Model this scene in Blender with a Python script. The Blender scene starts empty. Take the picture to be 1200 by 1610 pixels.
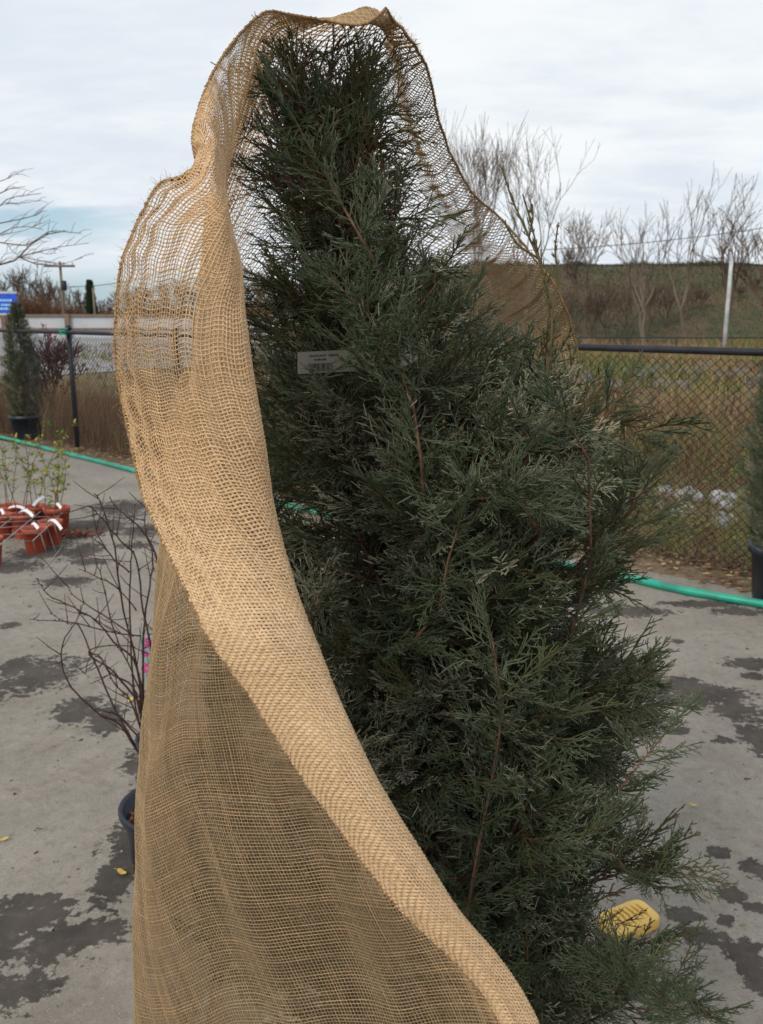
import bpy, math, random
import numpy as np
from mathutils import Vector, Matrix, Euler, noise as mnoise

random.seed(7); rng = np.random.default_rng(7)
SC = bpy.context.scene
COL = SC.collection
R = math.radians

# ------------------------------------------------------------------ camera
CAMH = 1.6; PITCH = R(12.7); F = 1394.0      # focal length in pixels of the 1200x1610 photograph
cam = bpy.data.cameras.new('camera'); camo = bpy.data.objects.new('camera', cam); COL.objects.link(camo)
cam.sensor_fit = 'VERTICAL'; cam.sensor_height = 36; cam.lens = 36 * F / 1610
cam.clip_start = .05; cam.clip_end = 2000
camo.location = (0, 0, CAMH); camo.rotation_euler = (math.pi/2 - PITCH, 0, 0)
cam.dof.use_dof = True; cam.dof.focus_distance = .95; cam.dof.aperture_fstop = 16
SC.camera = camo

# ------------------------------------------------------------------ world, sun, exposure
SUN_EL, SUN_AZ = 38, 215
w = bpy.data.worlds.new('World'); SC.world = w; w.use_nodes = True
nt = w.node_tree; N = nt.nodes; Lk = nt.links; N.clear()
def nd(tree, t, **kw):
    n = tree.nodes.new(t)
    for k, v in kw.items(): setattr(n, k, v)
    return n
def math_(tree, op, a, b=None, c=None, clamp=False):
    n = tree.nodes.new('ShaderNodeMath'); n.operation = op; n.use_clamp = clamp
    for i, v in enumerate((a, b, c)):
        if v is None: continue
        if isinstance(v, (int, float)): n.inputs[i].default_value = v
        else: tree.links.new(v, n.inputs[i])
    return n.outputs[0]
def mixc(tree, fac, a, b, mode='MIX'):
    n = tree.nodes.new('ShaderNodeMix'); n.data_type = 'RGBA'; n.blend_type = mode
    for s, v in ((n.inputs[0], fac), (n.inputs[6], a), (n.inputs[7], b)):
        if isinstance(v, (int, float)): s.default_value = v
        elif isinstance(v, (tuple, list)): s.default_value = tuple(v) + ((1,) if len(v) == 3 else ())
        else: tree.links.new(v, s)
    return n.outputs[2]
def maprange(tree, v, a, b, c=0, d=1, smooth=True):
    n = tree.nodes.new('ShaderNodeMapRange'); n.interpolation_type = 'SMOOTHSTEP' if smooth else 'LINEAR'
    tree.links.new(v, n.inputs[0])
    for i, x in zip((1, 2, 3, 4), (a, b, c, d)): n.inputs[i].default_value = x
    return n.outputs[0]
def noise_(tree, vec, scale, detail=4, rough=.55, dist=0):
    n = tree.nodes.new('ShaderNodeTexNoise'); n.inputs['Scale'].default_value = scale
    n.inputs['Detail'].default_value = detail; n.inputs['Roughness'].default_value = rough
    n.inputs['Distortion'].default_value = dist
    if vec is not None: tree.links.new(vec, n.inputs['Vector'])
    return n.outputs[0]
sky = nd(nt, 'ShaderNodeTexSky', sky_type='NISHITA', sun_disc=False, sun_elevation=R(SUN_EL), sun_rotation=R(SUN_AZ))
tc = nd(nt, 'ShaderNodeTexCoord'); sp = nd(nt, 'ShaderNodeSeparateXYZ'); Lk.new(tc.outputs['Generated'], sp.inputs[0])
zz = math_(nt, 'ADD', math_(nt, 'MAXIMUM', sp.outputs[2], 0), .18)
cb = nd(nt, 'ShaderNodeCombineXYZ')
Lk.new(math_(nt, 'DIVIDE', sp.outputs[0], zz), cb.inputs[0]); Lk.new(math_(nt, 'DIVIDE', sp.outputs[1], zz), cb.inputs[1])
mp = nd(nt, 'ShaderNodeMapping'); mp.inputs['Scale'].default_value = (1.0, 1.7, 1); mp.inputs['Rotation'].default_value = (0, 0, .5)
Lk.new(cb.outputs[0], mp.inputs[0])
n1 = noise_(nt, mp.outputs[0], .8, 5, .5, .3); n2 = noise_(nt, mp.outputs[0], 3.0, 6, .6)
cl = math_(nt, 'ADD', math_(nt, 'MULTIPLY', n1, .7), math_(nt, 'MULTIPLY', n2, .3))
# cloud sheet: brighter and bluish-grey patches; a gap of clear sky low over the left
bright = maprange(nt, cl, .40, .60)
cloud = mixc(nt, bright, (7.5, 8.2, 8.95), (9.3, 9.65, 9.85))
el = sp.outputs[2]
az = math_(nt, 'DIVIDE', sp.outputs[0], math_(nt, 'MAXIMUM', sp.outputs[1], .01))
gap = math_(nt, 'MULTIPLY', maprange(nt, el, .015, .06, 1, 0), maprange(nt, az, -.2, .3, 1, .12))
g2n = math_(nt, 'ABSOLUTE', math_(nt, 'SUBTRACT', math_(nt, 'ADD', el, math_(nt, 'MULTIPLY', math_(nt, 'SUBTRACT', n2, .5), .05)), .088))
gap2 = math_(nt, 'MULTIPLY', maprange(nt, g2n, .004, .022, 1, 0), maprange(nt, az, -.36, -.2, .8, 0))
gp = math_(nt, 'MINIMUM', math_(nt, 'ADD', gap, gap2), .85)
skyc = mixc(nt, .45, sky.outputs[0], (3.9, 6.9, 9.2))
colr = mixc(nt, gp, cloud, skyc)
bg = nd(nt, 'ShaderNodeBackground'); bg.inputs[1].default_value = .1; Lk.new(colr, bg.inputs[0])
wo = nd(nt, 'ShaderNodeOutputWorld'); Lk.new(bg.outputs[0], wo.inputs[0])
sun = bpy.data.lights.new('sun', 'SUN'); sun.energy = 2.3; sun.angle = R(24); sun.color = (1, .93, .82)
so = bpy.data.objects.new('sun', sun); COL.objects.link(so)
# towards the sun: behind the camera, left
_d = Vector((math.sin(R(SUN_AZ)) * math.cos(R(SUN_EL)), math.cos(R(SUN_AZ)) * math.cos(R(SUN_EL)), math.sin(R(SUN_EL))))
so.rotation_euler = _d.to_track_quat('Z', 'Y').to_euler()
SC.view_settings.view_transform = 'Standard'; SC.view_settings.look = 'None'
SC.view_settings.exposure = 0.0; SC.view_settings.gamma = 1.0
SC.render.engine = 'CYCLES'; SC.cycles.max_bounces = 5; SC.cycles.diffuse_bounces = 3
SC.cycles.transparent_max_bounces = 8; SC.cycles.use_denoising = True

# ------------------------------------------------------------------ pixel helpers (measuring aids for world positions)
sp_, cp_ = math.sin(PITCH), math.cos(PITCH)
def P(px, py, Y):
    y = (805 - py) / F; x = (px - 600) / F
    k = Y / (cp_ + y * sp_)
    return np.array([x * k, Y, CAMH + k * (-sp_ + y * cp_)])
def G(px, py, z=0.0):
    y = (805 - py) / F; x = (px - 600) / F
    k = (z - CAMH) / (-sp_ + y * cp_)
    return np.array([x * k, k * (cp_ + y * sp_), z])

# ------------------------------------------------------------------ mesh helpers
def link_mesh(name, verts, faces, mat, parent=None, smooth=True, attrs=None, loc=None):
    """verts (n,3); faces (m,k) array or list; attrs {name: per-vertex float array}"""
    me = bpy.data.meshes.new(name)
    verts = np.asarray(verts, dtype=np.float32).reshape(-1, 3)
    if isinstance(faces, np.ndarray):
        m, k = faces.shape
        me.vertices.add(len(verts)); me.vertices.foreach_set('co', verts.ravel())
        me.loops.add(m * k); me.loops.foreach_set('vertex_index', faces.astype(np.int32).ravel())
        me.polygons.add(m); me.polygons.foreach_set('loop_start', np.arange(0, m * k, k, dtype=np.int32))
        me.update(calc_edges=True)
    else:
        me.from_pydata([tuple(map(float, v)) for v in verts], [], [tuple(int(i) for i in f) for f in faces]); me.update()
    if smooth: me.polygons.foreach_set('use_smooth', np.ones(len(me.polygons), dtype=bool))
    if attrs:
        for k_, a in attrs.items():
            at = me.attributes.new(k_, 'FLOAT', 'POINT'); at.data.foreach_set('value', np.asarray(a, dtype=np.float32))
    me.materials.append(mat)
    o = bpy.data.objects.new(name, me); COL.objects.link(o)
    if parent is not None: o.parent = parent
    if loc is not None: o.location = loc
    return o

class MB:
    def __init__(s): s.v = []; s.f = []; s.a = []; s.n = 0
    def add(s, v, f, a=0.0):
        v = np.asarray(v, float).reshape(-1, 3)
        s.v.append(v); s.f += [tuple(int(i) + s.n for i in q) for q in f]; s.a.append(np.full(len(v), a)); s.n += len(v)
    def box(s, c, d, rz=0, a=0.0, taper=1.0):
        hx, hy, hz = d[0]/2, d[1]/2, d[2]/2; c_, s_ = math.cos(rz), math.sin(rz); vs = []
        for z in (-1, 1):
            t = taper if z > 0 else 1
            for x, y in ((-1, -1), (1, -1), (1, 1), (-1, 1)):
                X, Y = x*hx*t, y*hy*t
                vs.append((c[0]+X*c_-Y*s_, c[1]+X*s_+Y*c_, c[2]+z*hz))
        s.add(vs, [(0,3,2,1),(4,5,6,7),(0,1,5,4),(1,2,6,5),(2,3,7,6),(3,0,4,7)], a)
    def tube(s, pts, rad, n=6, a=0.0, cap=True):
        pts = [Vector(tuple(map(float, p))) for p in pts]
        if not hasattr(rad, '__len__'): rad = [rad]*len(pts)
        up = None; vs = []
        for i, p in enumerate(pts):
            t = (pts[min(i+1, len(pts)-1)] - pts[max(i-1, 0)])
            if t.length < 1e-9: t = Vector((0, 0, 1))
            t.normalize()
            if up is None: up = t.orthogonal().normalized()
            up = up - t*up.dot(t)
            up = t.orthogonal().normalized() if up.length < 1e-6 else up.normalized()
            b = t.cross(up)
            for k in range(n):
                an = 2*math.pi*k/n; vs.append(p + (up*math.cos(an) + b*math.sin(an))*rad[i])
        fs = []
        for i in range(len(pts)-1):
            for k in range(n):
                k2 = (k+1) % n; fs.append((i*n+k, i*n+k2, (i+1)*n+k2, (i+1)*n+k))
        if cap and n > 2:
            fs.append(tuple(range(n))[::-1]); m = (len(pts)-1)*n; fs.append(tuple(range(m, m+n)))
        s.add([tuple(v) for v in vs], fs, a)
    def lathe(s, prof, c=(0,0,0), n=24, a=0.0, cap=True, jit=0):
        vs = []; fs = []
        for r, z in prof:
            for k in range(n):
                an = 2*math.pi*k/n; rr = r*(1+jit*math.sin(3*an+z*40))
                vs.append((c[0]+rr*math.cos(an), c[1]+rr*math.sin(an), c[2]+z))
        for i in range(len(prof)-1):
            for k in range(n):
                k2 = (k+1) % n; fs.append((i*n+k, i*n+k2, (i+1)*n+k2, (i+1)*n+k))
        if cap:
            fs.append(tuple(range(n))[::-1]); m = (len(prof)-1)*n; fs.append(tuple(range(m, m+n)))
        s.add(vs, fs, a)
    def build(s, name, mat, parent=None, smooth=True, loc=None):
        if not s.v: return None
        return link_mesh(name, np.concatenate(s.v), s.f, mat, parent, smooth, {'tint': np.concatenate(s.a)}, loc)

def tag(o, label=None, cat=None, group=None, kind=None):
    for k, v in (('label', label), ('category', cat), ('group', group), ('kind', kind)):
        if v: o[k] = v
    return o
def thing(name, label, cat, loc=(0,0,0), rz=0, group=None):
    o = bpy.data.objects.new(name, None); COL.objects.link(o); o.empty_display_size = .1
    o.location = tuple(float(c) for c in loc); o.rotation_euler = (0, 0, rz); return tag(o, label, cat, group)
def dup(root, loc, rz=0, label=None, scale=1):
    r = root.copy(); COL.objects.link(r); r.location = tuple(float(c) for c in loc); r.rotation_euler = (0, 0, rz); r.scale = (scale,)*3
    if label: r['label'] = label
    for ch in list(root.children):
        c = ch.copy(); COL.objects.link(c); c.parent = r
        for g in ch.children:
            d = g.copy(); COL.objects.link(d); d.parent = c
    return r

# ------------------------------------------------------------------ materials
def newmat(name):
    m = bpy.data.materials.new(name); m.use_nodes = True; t = m.node_tree; t.nodes.clear()
    b = nd(t, 'ShaderNodeBsdfPrincipled'); o = nd(t, 'ShaderNodeOutputMaterial'); t.links.new(b.outputs[0], o.inputs[0])
    return m, t, b, o
def mat(name, c1, c2=None, rough=.8, scale=20, bump=0.0, metal=0, spec=.3, attr=False, stops=None, detail=4, translucent=0, bdist=.002):
    """object-space noise between c1 and c2; attr: 'tint' picks along stops"""
    m, t, b, o = newmat(name); c = nd(t, 'ShaderNodeTexCoord')
    nz = noise_(t, c.outputs['Object'], scale, detail, .6)
    if c2 is None: c2 = tuple(x*.75 for x in c1)
    col = mixc(t, maprange(t, nz, .35, .65), c1, c2)
    if attr:
        at = nd(t, 'ShaderNodeAttribute', attribute_name='tint')
        rp = nd(t, 'ShaderNodeValToRGB'); rp.color_ramp.interpolation = 'LINEAR'
        e = rp.color_ramp.elements
        while len(e) < len(stops): e.new(.5)
        for i, (p, cc) in enumerate(stops): e[i].position = p; e[i].color = tuple(cc) + (1,)
        t.links.new(at.outputs['Fac'], rp.inputs[0])
        col = mixc(t, maprange(t, nz, .3, .7, .0, .35), rp.outputs[0], mixc(t, .5, rp.outputs[0], (.0, .0, .0)))
    t.links.new(col, b.inputs['Base Color'])
    b.inputs['Roughness'].default_value = rough; b.inputs['Metallic'].default_value = metal
    b.inputs['Specular IOR Level'].default_value = spec
    if bump:
        bp = nd(t, 'ShaderNodeBump'); bp.inputs['Strength'].default_value = bump; bp.inputs['Distance'].default_value = bdist
        t.links.new(noise_(t, c.outputs['Object'], scale*3, 5, .6), bp.inputs['Height']); t.links.new(bp.outputs[0], b.inputs['Normal'])
    if translucent:
        tr = nd(t, 'ShaderNodeBsdfTranslucent'); t.links.new(col, tr.inputs[0])
        mx = nd(t, 'ShaderNodeMixShader'); mx.inputs[0].default_value = translucent
        t.links.new(b.outputs[0], mx.inputs[1]); t.links.new(tr.outputs[0], mx.inputs[2]); t.links.new(mx.outputs[0], o.inputs[0])
    return m

M = {}
M['burlap'] = mat('burlap_thread', (0,0,0), attr=True, scale=160, rough=.95, spec=.05, translucent=.27,
    stops=[(0,(.29,.205,.12)),(.3,(.48,.345,.205)),(.7,(.79,.54,.31)),(1,(.87,.63,.39))])
M['hem'] = mat('burlap_hem', (.24,.14,.07), (.38,.235,.12), scale=90, rough=.95, bump=.8, spec=.05)
M['juniper'] = mat('juniper_scale_leaf', (0,0,0), attr=True, scale=40, rough=.65, spec=.25, translucent=.12,
    stops=[(0,(.15,.11,.05)),(.22,(.085,.095,.038)),(.38,(.075,.105,.050)),(.55,(.088,.115,.068)),(.75,(.15,.165,.105)),(1,(.40,.38,.27))])
M['juniper_bark'] = mat('juniper_bark', (.085,.04,.027), (.16,.085,.06), scale=60, rough=.85, bump=.5)
M['twig'] = mat('dark_twig_bark', (.075,.035,.03), (.045,.022,.02), scale=50, rough=.7)
M['pot_black'] = mat('black_nursery_plastic', (.012,.016,.024), (.02,.026,.036), scale=8, rough=.42, spec=.4)
M['pot_blue'] = mat('blue_black_nursery_plastic', (.010,.014,.024), (.015,.021,.032), scale=8, rough=.4, spec=.4)
M['pot_red'] = mat('terracotta_plastic', (.42,.085,.045), (.33,.065,.035), scale=12, rough=.5, spec=.35)
M['mulch'] = mat('bark_mulch', (.13,.05,.03), (.30,.13,.08), scale=60, rough=.95, bump=1)
M['soil'] = mat('potting_soil', (.05,.035,.025), (.10,.075,.05), scale=80, rough=.98, bump=1)
M['hose'] = mat('green_hose', (.012,.33,.22), (.02,.20,.14), scale=5, rough=.4, spec=.4)
M['fence'] = mat('black_vinyl_coating', (.012,.012,.017), (.02,.02,.028), scale=10, rough=.5)
M['yellow'] = mat('yellow_plastic', (.78,.53,.15), (.70,.45,.12), scale=10, rough=.5)
M['white'] = mat('white_plastic_tag', (.78,.78,.78), (.68,.68,.7), scale=10, rough=.5)
M['tag'] = mat('cream_paper_tag', (.25,.24,.20), (.21,.20,.17), scale=10, rough=.7)
M['ink'] = mat('tag_ink', (.03,.03,.03), rough=.7)
M['wire'] = mat('galvanised_wire', (.42,.42,.42), (.32,.32,.32), scale=30, rough=.5, metal=.4)
M['bark_far'] = mat('far_tree_bark', (.18,.14,.11), (.13,.10,.08), scale=.6, rough=.9)
M['bark_brown'] = mat('brown_tree_bark', (.15,.095,.07), (.10,.065,.05), scale=.6, rough=.9)
M['brush'] = mat('bare_brush', (.12,.08,.058), (.085,.06,.045), scale=.2, rough=.95)
M['evergreen'] = mat('far_evergreen', (.03,.055,.03), (.045,.07,.035), scale=2, rough=.9)
M['wood'] = mat('weathered_rail', (.20,.14,.10), (.14,.10,.08), scale=4, rough=.9)
M['pale'] = mat('pale_barrier', (.44,.45,.47), (.38,.39,.41), scale=.8, rough=.7)
M['pole_wood'] = mat('pole_wood', (.20,.16,.12), (.14,.11,.09), scale=2, rough=.9)
M['pole_white'] = mat('weathered_white_paint', (.55,.57,.57), (.32,.33,.33), scale=1.6, rough=.6)
M['rock'] = mat('grey_rock', (.15,.14,.135), (.09,.085,.08), scale=5, rough=.9, bump=.6, bdist=.02)
M['rubble'] = mat('pale_rubble', (.42,.44,.47), (.30,.31,.34), scale=5, rough=.9, bump=.5, bdist=.02)
M['blue'] = mat('blue_sign_panel', (.02,.09,.62), (.02,.07,.5), scale=2, rough=.4)
M['signwhite'] = mat('sign_white', (.35,.62,.85), rough=.5)
M['pink'] = mat('pink_petals', (.80,.10,.38), (.65,.05,.28), scale=60, rough=.5)
M['teal'] = mat('pale_teal_card', (.35,.55,.55), (.25,.45,.40), scale=60, rough=.5)
M['leafgy'] = mat('autumn_shrub_leaf', (0,0,0), attr=True, scale=60, rough=.6, translucent=.3,
    stops=[(0,(.30,.10,.04)),(.3,(.45,.34,.06)),(.6,(.22,.30,.05)),(1,(.08,.17,.035))])
M['stem'] = mat('shrub_stem', (.14,.09,.05), (.09,.06,.04), scale=40, rough=.8)
M['grass'] = mat('weed_blade', (0,0,0), attr=True, scale=3, rough=.85, translucent=.25,
    stops=[(0,(.11,.05,.032)),(.25,(.20,.115,.06)),(.5,(.33,.24,.125)),(.75,(.22,.20,.065)),(1,(.075,.12,.035))])
M['litter'] = mat('leaf_litter', (0,0,0), attr=True, scale=9, rough=.9,
    stops=[(0,(.10,.05,.03)),(.5,(.22,.11,.06)),(1,(.42,.30,.14))])
M['dryleaf'] = mat('yellow_fallen_leaf', (.55,.42,.08), (.45,.25,.06), scale=90, rough=.6)

# fence line and pavement edge (ground points measured from the photograph)
FA = G(1100, 893)[:2]; FB = G(118, 705)[:2]
FD = (FB - FA); FLEN = np.linalg.norm(FD); FD = FD/FLEN          # towards the far left
FN = np.array([FD[1], -FD[0]]);
if FN[1] < 0: FN = -FN                                           # away from the camera, beyond the fence
def FP(s, off=0, z=0): q = FB - FD*s + FN*off; return np.array([q[0], q[1], z])   # s metres right of the left-hand post

# ------------------------------------------------------------------ ground
def gz(x, y):
    """terrain height: flat yard, slight ditch beyond the fence, grass bank at the right rear"""
    q = np.stack([x-FA[0], y-FA[1]], -1); d = q @ FN
    z = -.35*np.clip((d-.3)/2.5, 0, 1)*np.clip((15-d)/8, 0, 1)*np.clip((x+7)/5, 0, 1)
    t = np.clip((y-47)/12, 0, 1); t = t*t*(3-2*t)
    e = np.clip((x+3)/9, 0, 1); e = e*e*(3-2*e)
    return z + 4.55*t*e + .0*x
def build_ground():
    xs = np.concatenate([[-900,-400,-200,-120], np.arange(-80, 81, 2.0), [120,200,400,900]])
    ys = np.concatenate([[-600,-100,-20], np.arange(-2, 30, .5), np.arange(30, 90, 1.5), [110,150,250,500,1200]])
    X, Y = np.meshgrid(xs, ys); Z = gz(X, Y) - .004
    V = np.stack([X, Y, Z], -1).reshape(-1, 3); nx = len(xs)
    i, j = np.meshgrid(np.arange(len(ys)-1), np.arange(nx-1), indexing='ij'); a = (i*nx+j).ravel()
    Fc = np.stack([a, a+1, a+nx+1, a+nx], -1)
    m, t, b, o = newmat('rough_ground'); c = nd(t, 'ShaderNodeTexCoord'); ob = c.outputs['Object']
    s = nd(t, 'ShaderNodeSeparateXYZ'); t.links.new(ob, s.inputs[0])
    nz = noise_(t, ob, .5, 8, .65); n3 = noise_(t, ob, 4, 6, .7)
    soil = mixc(t, maprange(t, n3, .3, .7), (.085,.055,.035), (.20,.14,.08))
    grass = mixc(t, maprange(t, nz, .35, .65), (.035,.045,.015), (.075,.05,.026))
    near = mixc(t, maprange(t, nz, .5, .62), soil, (.10,.11,.035))
    n4 = noise_(t, ob, 1.5, 7, .7)
    far = mixc(t, maprange(t, n4, .45, .75, 0, .7), grass, (.10,.075,.05))
    col = mixc(t, maprange(t, s.outputs[1], 24, 40), near, far)
    t.links.new(col, b.inputs['Base Color']); b.inputs['Roughness'].default_value = .95
    bp = nd(t, 'ShaderNodeBump'); bp.inputs['Strength'].default_value = .6; bp.inputs['Distance'].default_value = .05
    t.links.new(n3, bp.inputs['Height']); t.links.new(bp.outputs[0], b.inputs['Normal'])
    tag(link_mesh('ground', V, Fc, m), kind='structure')
build_ground()

# the far road seen between fence and barrier at the left
m, t, b, o = newmat('far_asphalt'); c = nd(t, 'ShaderNodeTexCoord')
t.links.new(mixc(t, noise_(t, c.outputs['Object'], .8, 5), (.20,.20,.21), (.29,.29,.30)), b.inputs['Base Color']); b.inputs['Roughness'].default_value = .8
rv = [(-60,25,.012),(-9,22,.012),(-2.5,33,.012),(-2.5,60,.012),(-60,60,.012)]
tag(link_mesh('road', rv, [tuple(range(5))], m, smooth=False), kind='structure')

# ------------------------------------------------------------------ pavement with wet stains and painted pot shade
STAINS_SHADE = [(60,1062,62,32),(25,1050,30,20),(125,1118,50,22),(165,1135,35,26),(40,1450,80,38),(95,1478,60,34),(25,1560,75,34),(-10,1500,60,60),(150,1470,55,22),(60,1420,60,14),
 (178,1385,34,45),(200,1350,30,34),(190,800,55,13),(140,828,75,14),(225,835,40,12),(105,915,50,10),(20,893,50,10),(140,884,36,7),(15,984,17,6),(215,858,30,7),(60,868,60,12),(130,868,30,14),(100,840,50,18),  # blobs round the terracotta pots paint in their shade
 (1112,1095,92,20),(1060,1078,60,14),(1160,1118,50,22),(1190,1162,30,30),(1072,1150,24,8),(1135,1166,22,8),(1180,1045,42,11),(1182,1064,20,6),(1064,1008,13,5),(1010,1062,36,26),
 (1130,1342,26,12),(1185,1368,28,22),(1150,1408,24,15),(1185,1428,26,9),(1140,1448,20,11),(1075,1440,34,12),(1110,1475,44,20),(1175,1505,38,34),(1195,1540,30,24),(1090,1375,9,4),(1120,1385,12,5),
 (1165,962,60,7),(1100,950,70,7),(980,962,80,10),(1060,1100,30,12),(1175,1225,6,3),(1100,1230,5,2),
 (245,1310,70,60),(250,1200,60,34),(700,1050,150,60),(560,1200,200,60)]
def build_pavement():
    a = FP(-14, -.28); b_ = FP(9, -.28); pts = [a, b_, np.array([14, b_[1]-8, 0]), np.array([14,-9,0]), np.array([-22,-9,0]), np.array([-22,a[1],0])]
    # edge slightly irregular
    edge = [FP(s, -.28 + .03*math.sin(s*2.3) + .02*math.sin(s*5.1)) for s in np.arange(-14, 9.01, .25)]
    vs = [(e[0], e[1], .003) for e in edge] + [(p[0], p[1], .003) for p in pts[2:]]
    m, t, b, o = newmat('stained_shaded_concrete'); c = nd(t, 'ShaderNodeTexCoord'); ob = c.outputs['Object']
    s = nd(t, 'ShaderNodeSeparateXYZ'); t.links.new(ob, s.inputs[0])
    nA = noise_(t, ob, .7, 5, .6); nB = noise_(t, ob, 6, 6, .65); nC = noise_(t, ob, 170, 4, .7); nD = noise_(t, ob, 22, 5, .7); nE = noise_(t, ob, 2.1, 7, .65)
    col = mixc(t, maprange(t, nA, .35, .65), (.272,.248,.216), (.216,.196,.170))
    col = mixc(t, maprange(t, nB, .3, .7, 0, .55), col, (.30,.27,.235))
    col = mixc(t, maprange(t, nE, .45, .68, 0, .55), col, (.175,.15,.122))
    col = mixc(t, maprange(t, nD, .50, .72, 0, .6), col, (.15,.13,.108))
    col = mixc(t, maprange(t, nD, .46, .30, 0, .35), col, (.36,.33,.285))
    col = mixc(t, maprange(t, nC, .45, .75, 0, .6), col, (.10,.088,.075))
    # pale scuffs and aggregate specks
    vo = nd(t, 'ShaderNodeTexVoronoi'); vo.inputs['Scale'].default_value = 120; t.links.new(ob, vo.inputs['Vector'])
    spk = math_(t, 'MULTIPLY', maprange(t, vo.outputs['Distance'], .10, .22, 1, 0), maprange(t, noise_(t, ob, 25, 2), .52, .62))
    col = mixc(t, math_(t, 'MULTIPLY', spk, .7), col, (.55,.53,.50))
    # hairline cracks
    mus = nd(t, 'ShaderNodeTexVoronoi', feature='DISTANCE_TO_EDGE'); mus.inputs['Scale'].default_value = .55
    mxv = nd(t, 'ShaderNodeMix', data_type='VECTOR'); mxv.inputs[0].default_value = .12; t.links.new(ob, mxv.inputs[4])
    ntx = nd(t, 'ShaderNodeTexNoise'); ntx.inputs['Scale'].default_value = 2.5; ntx.inputs['Detail'].default_value = 6; t.links.new(ob, ntx.inputs['Vector']); t.links.new(ntx.outputs['Color'], mxv.inputs[5])
    t.links.new(mxv.outputs[1], mus.inputs['Vector'])
    crack = maprange(t, mus.outputs['Distance'], .0, .003, .18, 0)
    col = mixc(t, crack, col, (.10,.09,.08))
    # stains and painted pot shade: blobs with ragged edges
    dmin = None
    for (cx, cy, rx, ry) in STAINS_SHADE:
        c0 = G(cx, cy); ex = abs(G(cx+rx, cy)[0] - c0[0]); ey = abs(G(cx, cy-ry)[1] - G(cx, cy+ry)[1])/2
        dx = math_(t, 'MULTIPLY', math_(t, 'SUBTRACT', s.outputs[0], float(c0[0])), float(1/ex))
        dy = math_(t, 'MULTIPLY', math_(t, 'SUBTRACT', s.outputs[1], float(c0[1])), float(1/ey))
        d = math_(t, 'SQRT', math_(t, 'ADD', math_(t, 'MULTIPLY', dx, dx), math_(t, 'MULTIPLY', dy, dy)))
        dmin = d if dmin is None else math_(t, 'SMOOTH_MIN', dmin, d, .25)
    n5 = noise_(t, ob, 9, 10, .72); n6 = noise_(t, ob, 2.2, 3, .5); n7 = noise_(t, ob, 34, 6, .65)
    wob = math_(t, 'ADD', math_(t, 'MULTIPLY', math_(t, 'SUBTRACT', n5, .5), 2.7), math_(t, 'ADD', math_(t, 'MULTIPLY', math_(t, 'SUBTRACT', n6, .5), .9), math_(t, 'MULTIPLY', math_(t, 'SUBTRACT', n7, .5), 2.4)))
    stain_shade = maprange(t, math_(t, 'ADD', dmin, wob), .80, .98, 1, 0)
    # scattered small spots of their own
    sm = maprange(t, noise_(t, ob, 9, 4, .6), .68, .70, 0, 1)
    stain_shade = math_(t, 'MAXIMUM', stain_shade, math_(t, 'MULTIPLY', sm, .85))
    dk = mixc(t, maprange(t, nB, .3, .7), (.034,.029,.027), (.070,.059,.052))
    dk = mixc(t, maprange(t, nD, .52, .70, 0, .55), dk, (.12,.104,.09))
    col = mixc(t, math_(t, 'MULTIPLY', stain_shade, .92), col, dk)
    t.links.new(col, b.inputs['Base Color'])
    t.links.new(maprange(t, stain_shade, 0, 1, .95, .8), b.inputs['Roughness']); b.inputs['Specular IOR Level'].default_value = .15
    bp = nd(t, 'ShaderNodeBump'); bp.inputs['Strength'].default_value = .5; bp.inputs['Distance'].default_value = .004
    hh = math_(t, 'ADD', math_(t, 'MULTIPLY', nC, .5), nB)
    t.links.new(hh, bp.inputs['Height']); t.links.new(bp.outputs[0], b.inputs['Normal'])
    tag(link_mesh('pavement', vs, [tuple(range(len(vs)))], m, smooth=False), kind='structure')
build_pavement()

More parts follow.
